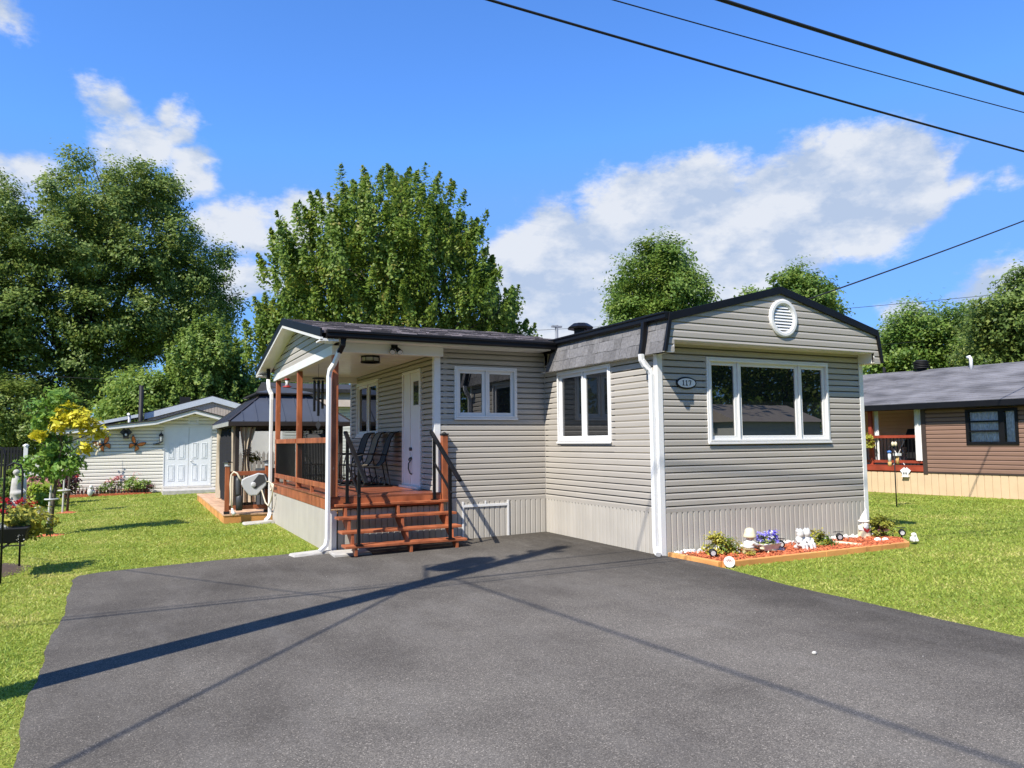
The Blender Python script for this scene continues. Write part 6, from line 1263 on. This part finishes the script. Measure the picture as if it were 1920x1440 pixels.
tree('maple_tree', 'bright upright maple with browning sprays rising behind the grey home', (.063 + .9, 12.384 + 3, 0), face_of(.9, 15.4), [(x * 1.14, z * 1.0, r * 1.05) for x, z, r in mp], 7.2, 'lf_maple', 900, 170, .42, .118, .26, 2.2, shape='spire', tips=24, depth=.55, up=.4, group=TG, lean=.45, trunk_x=.7)
rd = px([(0, 55, 30), (-25, 45, 26), (30, 40, 28), (-45, 15, 34), (5, 15, 42), (50, 10, 32), (-62, -15, 30), (-20, -15, 40), (35, -20, 42), (72, -20, 26), (-75, -45, 26), (-40, -50, 38), (15, -55, 45), (65, -52, 34), (-60, -80, 40), (0, -90, 45), (60, -85, 40)], 41.7)
tree('round_tree', 'rounded dark green tree rising behind the black roof edge', (14.24, 18.29, 0), face_of(14.24, 18.29), rd, 8.44, 'lf_mid', 420, 110, .38, .135, .2, 3, tips=14, depth=.8, group=TG)
sm = px([(0, 25, 20), (-25, 10, 22), (22, 12, 22), (40, -2, 22), (-5, -10, 30), (-48, -15, 18), (-80, 2, 9), (45, -25, 28), (0, -40, 35), (60, -40, 22), (-40, -45, 25)], 49.7)
tree('small_tree', 'small leafy tree top just showing over the gable peak', (15.5, 11.7, 0), face_of(15.5, 11.7), sm, 7.05, 'lf_mid', 200, 80, .27, .12, .14, 3, tips=9, depth=.8, group=TG)
r0 = px([(-20, 25, 40), (20, 10, 40), (-45, -15, 40), (10, -25, 50), (45, -30, 40)], 35.1)
tree('small_tree', 'pale green bushy tree at the right edge of the grey gable', (29.85, 17.8, 0), face_of(29.85, 17.8), r0, 5.6, 'lf_light', 220, 80, .46, .18, .2, 3, tips=7, group=TG)
r1 = px([(-55, 55, 38), (-15, 50, 40), (25, 45, 36), (-85, 40, 40), (-70, 15, 45), (-20, 10, 50), (35, 10, 45), (70, -5, 35), (-90, -30, 45), (-30, -35, 50), (35, -35, 50), (85, -30, 35)], 36.1)
tree('broad_tree', 'broad mid-green tree behind the ridge of the brown house', (31.1, 16, 0), face_of(31.1, 16), r1, 5.85, 'lf_mid', 380, 110, .5, .17, .24, 3, tips=10, group=TG)
r2 = px([(35, 70, 40), (-5, 40, 45), (50, 25, 55), (-35, 5, 40), (10, -5, 50), (60, -20, 55), (-40, -35, 45), (10, -50, 50), (95, 60, 50), (100, 0, 60)], 49.4)
tree('dark_tree', 'dark maple at the right edge above the brown house', (22.9, 8.3, 0), face_of(22.9, 8.3), r2, 5.35, 'lf_dark', 420, 120, .40, .14, .22, 2.6, tips=10, group=TG)
l1 = px([(2, 42, 26), (-22, 20, 30), (28, 20, 30), (0, 0, 40), (-38, -20, 34), (44, -15, 34), (0, -45, 45), (-45, -65, 40), (50, -60, 40)], 36)
tree('pale_tree', 'sunlit pale green maple behind the taupe house', (-3.35, 33.3, 0), face_of(-3.35, 33.3), l1, 5.9, 'lf_light', 420, 110, .46, .17, .2, 2.4, shape='spire', tips=10, group=TG)
tree('pale_tree', 'bushy pale green tree behind the gazebo roof', (-.4, 34.5, 0), face_of(-.4, 34.5), px([(-20, -20, 26), (15, -12, 30), (55, -15, 34), (-10, -45, 36), (40, -50, 40), (90, -45, 40), (110, -10, 36)], 32), 4.9, 'lf_mid', 320, 100, .5, .18, .2, 2.4, tips=8, group=TG)
tree('pale_tree', 'low light green tree left of the dark distant pole', (-7.3, 34.2, 0), face_of(-7.3, 34.2), px([(5, 8, 30), (42, 0, 36), (80, -6, 38), (30, -40, 40), (75, -45, 42), (-8, -30, 26)], 32), 4.2, 'lf_light', 360, 100, .5, .18, .2, 2.4, tips=8, group=TG)
tree('dark_tree', 'pale bushy tree closing the view at the far left', (-14.5, 24, 0), face_of(-14.5, 24), [(-2.5, .2, 1.7), (-1.0, .4, 1.5), (.4, -.3, 1.2), (1.5, -.9, 1.0), (-2.4, -1.6, 1.6), (-.4, -1.6, 1.5), (1.2, -1.8, 1.1)], 3.2, 'lf_light', 380, 110, .46, .17, .2, 1.6, tips=8, group=TG)
tree('dark_tree', 'dark shrubby tree added for the shade under the large spreading maple', (-12.0, 40, 0), face_of(-12, 40), [(-2.6, .4, 1.6), (-.6, .4, 1.6), (1.4, .2, 1.5), (-2, -1.2, 1.7), (.5, -1.4, 1.7)], 3.2, 'lf_dark', 320, 110, .46, .17, .2, 1.6, tips=8, group=TG)  # added tree; fills in the dark shade beneath the maple's crown
# far tree line round the horizon: one mass
Pn = []; 
for x, y, w, h in [(-60, 70, 22, 9), (-30, 78, 22, 8), (0, 80, 20, 8), (25, 75, 20, 8), (48, 60, 18, 8), (62, 38, 18, 8.5), (66, 12, 16, 8), (-85, 40, 20, 9), (60, -14, 18, 8), (-30, -58, 22, 10), (0, -62, 22, 10), (28, -62, 22, 10), (54, -56, 20, 10)]:
    k = 2600; th = RNG.uniform(0, 6.283, k); rr_ = np.sqrt(RNG.random(k)); Pn.append(np.stack([x + w * rr_ * np.cos(th), y + 7 * rr_ * np.sin(th), h * RNG.random(k) ** .7 * (.72 + .28 * np.sin(th * 7 + rr_ * 9 + x))], 1))
Pn = np.concatenate(Pn); link('far_wood', leaf_mesh('far_wood', Pn, 1.1, M['lf_mid'], .5), kind='stuff', label='distant line of green trees beyond the houses', category='woods')
# across the street, behind the viewer: what the windows mirror
XH = thing('neighbour_house', 'white house with dark roof across the street, mirrored in the front window', 'house', (28.5, -26, 0))
mb = MB(); mb.box(-2.6, 4.4, -6, 0, 0, 2.7); mb.build('wall', M['whouse'], XH); mb = MB(); mb.prism([(-6.3, 2.7), (.3, 2.7), (-3, 3.9)], 'x', -2.9, 4.7); mb.build('roof', M['h2sid'], XH); mb = MB(); mb.box(-2.2, .9, .001, .03, 0, 2.1); mb.build('garage_door', M['white'], XH)
for i, (x, y, s) in enumerate([(-32, -34, 1.25), (-20, -40, 1.2), (-9, -37, 1.3), (2, -39, 1.4), (12, -36, 1.45), (21, -38, 1.5), (31, -40, 1.5), (42, -38, 1.45), (53, -34, 1.3), (46, -22, 1.1), (-40, -20, 1.2)]):
    tree('street_tree', ['slim','broad','leaning','tallest','dense','dark','bushy','wide','airy','low','far'][i] + ' leafy tree across the street, ' + ['far left of the row','second from the left','third from the left','fourth from the left','facing the driveway','left of the white house','behind the white house','right of the white house','right end of the back row','beside the white house','left end of the front row'][i], (x, y, 0), 0, [(-2.2 * s, 0, 2.2 * s), (2 * s, .3 * s, 2.2 * s), (0, 2.4 * s, 2.2 * s), (-1.2 * s, -2.6 * s, 2 * s), (1.6 * s, -2.4 * s, 2 * s)], 6.2 * s, 'lf_dark', 110, 60, .95 * s, .55, .25, 2.2, tips=6, group='trees across the street')

# ------------------------------------------------------------------ grass
def patch(n, x0, x1, y0, y1, pw):
    X = RNG.uniform(x0, x1, n * 3); Y = RNG.uniform(y0, y1, n * 3)
    d = np.hypot(X + 6.6, Y + 8.58); k = RNG.random(n * 3) < np.clip((5.0 / d) ** pw, 0, 1)
    X, Y = X[k][:n], Y[k][:n]
    ok = ~in_poly(X, Y, DP)
    for bx0, bx1, by0, by1 in ((-3.9, 4.3, 0, 14), (0.06, 4.1, -1.12, 0), (-4.87, -1.2, 8.93, 17), (-9, -3.6, 21.7, 28), (-5.75, -3.8, 20.2, 22.4), (-3.95, -2, 3.2, 8.8), (-4.45, -3.85, 3.08, 3.36)): ok &= ~((X > bx0) & (X < bx1) & (Y > by0) & (Y < by1))
    a_ = (X - 13.42) * RU.x + (Y - 7.12) * RU.y; b_ = (X - 13.42) * RV.x + (Y - 7.12) * RV.y; ok &= ~((b_ > 0) & (a_ > -8) & (a_ < 12))
    return X[ok], Y[ok]
gx_, gy_ = [], []
for args in ((170000, -10.5, -7.0, -8.5, 3.6, 1.0), (190000, -11.5, -3.9, 3.2, 22, 1.6), (290000, -.3, 16, -11.5, 5.0, 1.5), (60000, 4, 24, 3.0, 14, 1.6), (40000, -12, -8.5, 3, 18, 1.6)):
    a_, b_ = patch(*args); gx_.append(a_); gy_.append(b_)
gx_ = np.concatenate(gx_); gy_ = np.concatenate(gy_); n = len(gx_)
dist = np.hypot(gx_ + 6.6, gy_ + 8.58)
gz_ = np.where(gx_ < 0, .02 * np.maximum(gx_, -9.), 0.) - .006
fl = .5 + .5 * np.sin(gx_ * 1.7 + 2 * np.sin(gy_ * .9)) * np.sin(gy_ * 2.1 + gx_ * .6)
edge_d = np.minimum(np.abs(gx_ + 7.22), np.abs(gx_ + .12)); hgt = (.013 + .012 * RNG.random(n) + .006 * fl) * np.clip(.45 + edge_d * 2.2, .45, 1) * (1 + dist * .02); wid = (.0032 + .0022 * RNG.random(n)) * (1 + dist * .13)
az = RNG.uniform(0, 6.283, n); lean = RNG.normal(size=(n, 2)) * .018 * (1 + dist * .02)[:, None]
dx, dy = np.cos(az) * wid, np.sin(az) * wid
v = np.stack([np.stack([gx_ - dx, gy_ - dy, gz_], 1), np.stack([gx_ + dx, gy_ + dy, gz_], 1), np.stack([gx_ + lean[:, 0], gy_ + lean[:, 1], gz_ + hgt], 1)], 1).reshape(-1, 3)
me = bpy.data.meshes.new('grass'); me.vertices.add(3 * n); me.vertices.foreach_set('co', v.ravel()); me.loops.add(3 * n); me.loops.foreach_set('vertex_index', np.arange(3 * n, dtype=np.int32)); me.polygons.add(n); me.polygons.foreach_set('loop_start', np.arange(0, 3 * n, 3, dtype=np.int32))
at = me.attributes.new('rnd', 'FLOAT', 'POINT'); dry = np.clip(np.sin(gx_ * 2.3 + 1.1 * np.sin(gy_ * 1.7)) * np.sin(gy_ * 1.9 + .8 * np.sin(gx_ * 3.1)) * 1.6 - .2, 0, 1) * np.exp(-np.minimum(edge_d, np.abs(gy_ - 3.45) + 9 * (gx_ > -3.9)) / .35)
spot = np.clip(np.sin(gx_ * .83 + 1.3) * np.sin(gy_ * .71 + .4 * np.sin(gx_ * .9)) - .55, 0, 1)
at.data.foreach_set('value', np.repeat(np.clip(RNG.random(n) * (1 - .4 * dry) + .75 * dry + .6 * spot, 0, 1.4), 3).astype(np.float32)); me.materials.append(M['grassb']); me.update()
link('grass', me, kind='stuff', label='short summer lawn grass with dry patches', category='grass')

# grit and small pebbles lying on the driveway
q = MB(); q.smooth = True
for _ in range(70):
    x, y = random.uniform(-7.0, -.3), random.uniform(-6.5, 2.8); sz = random.uniform(.002, .0045); q.ball((x, y, gh(x) + T_ + sz * .5), (sz, sz * random.uniform(.7, 1.2), sz * .7), 6, 4)
q.ball((-1.93, -4.35, gh(-1.9) + T_ + .012), (.022, .016, .014), 8, 5)
q.build('driveway_grit', M['conc'], None, kind='stuff', label='scattered pale grit lying on the driveway asphalt', category='grit')
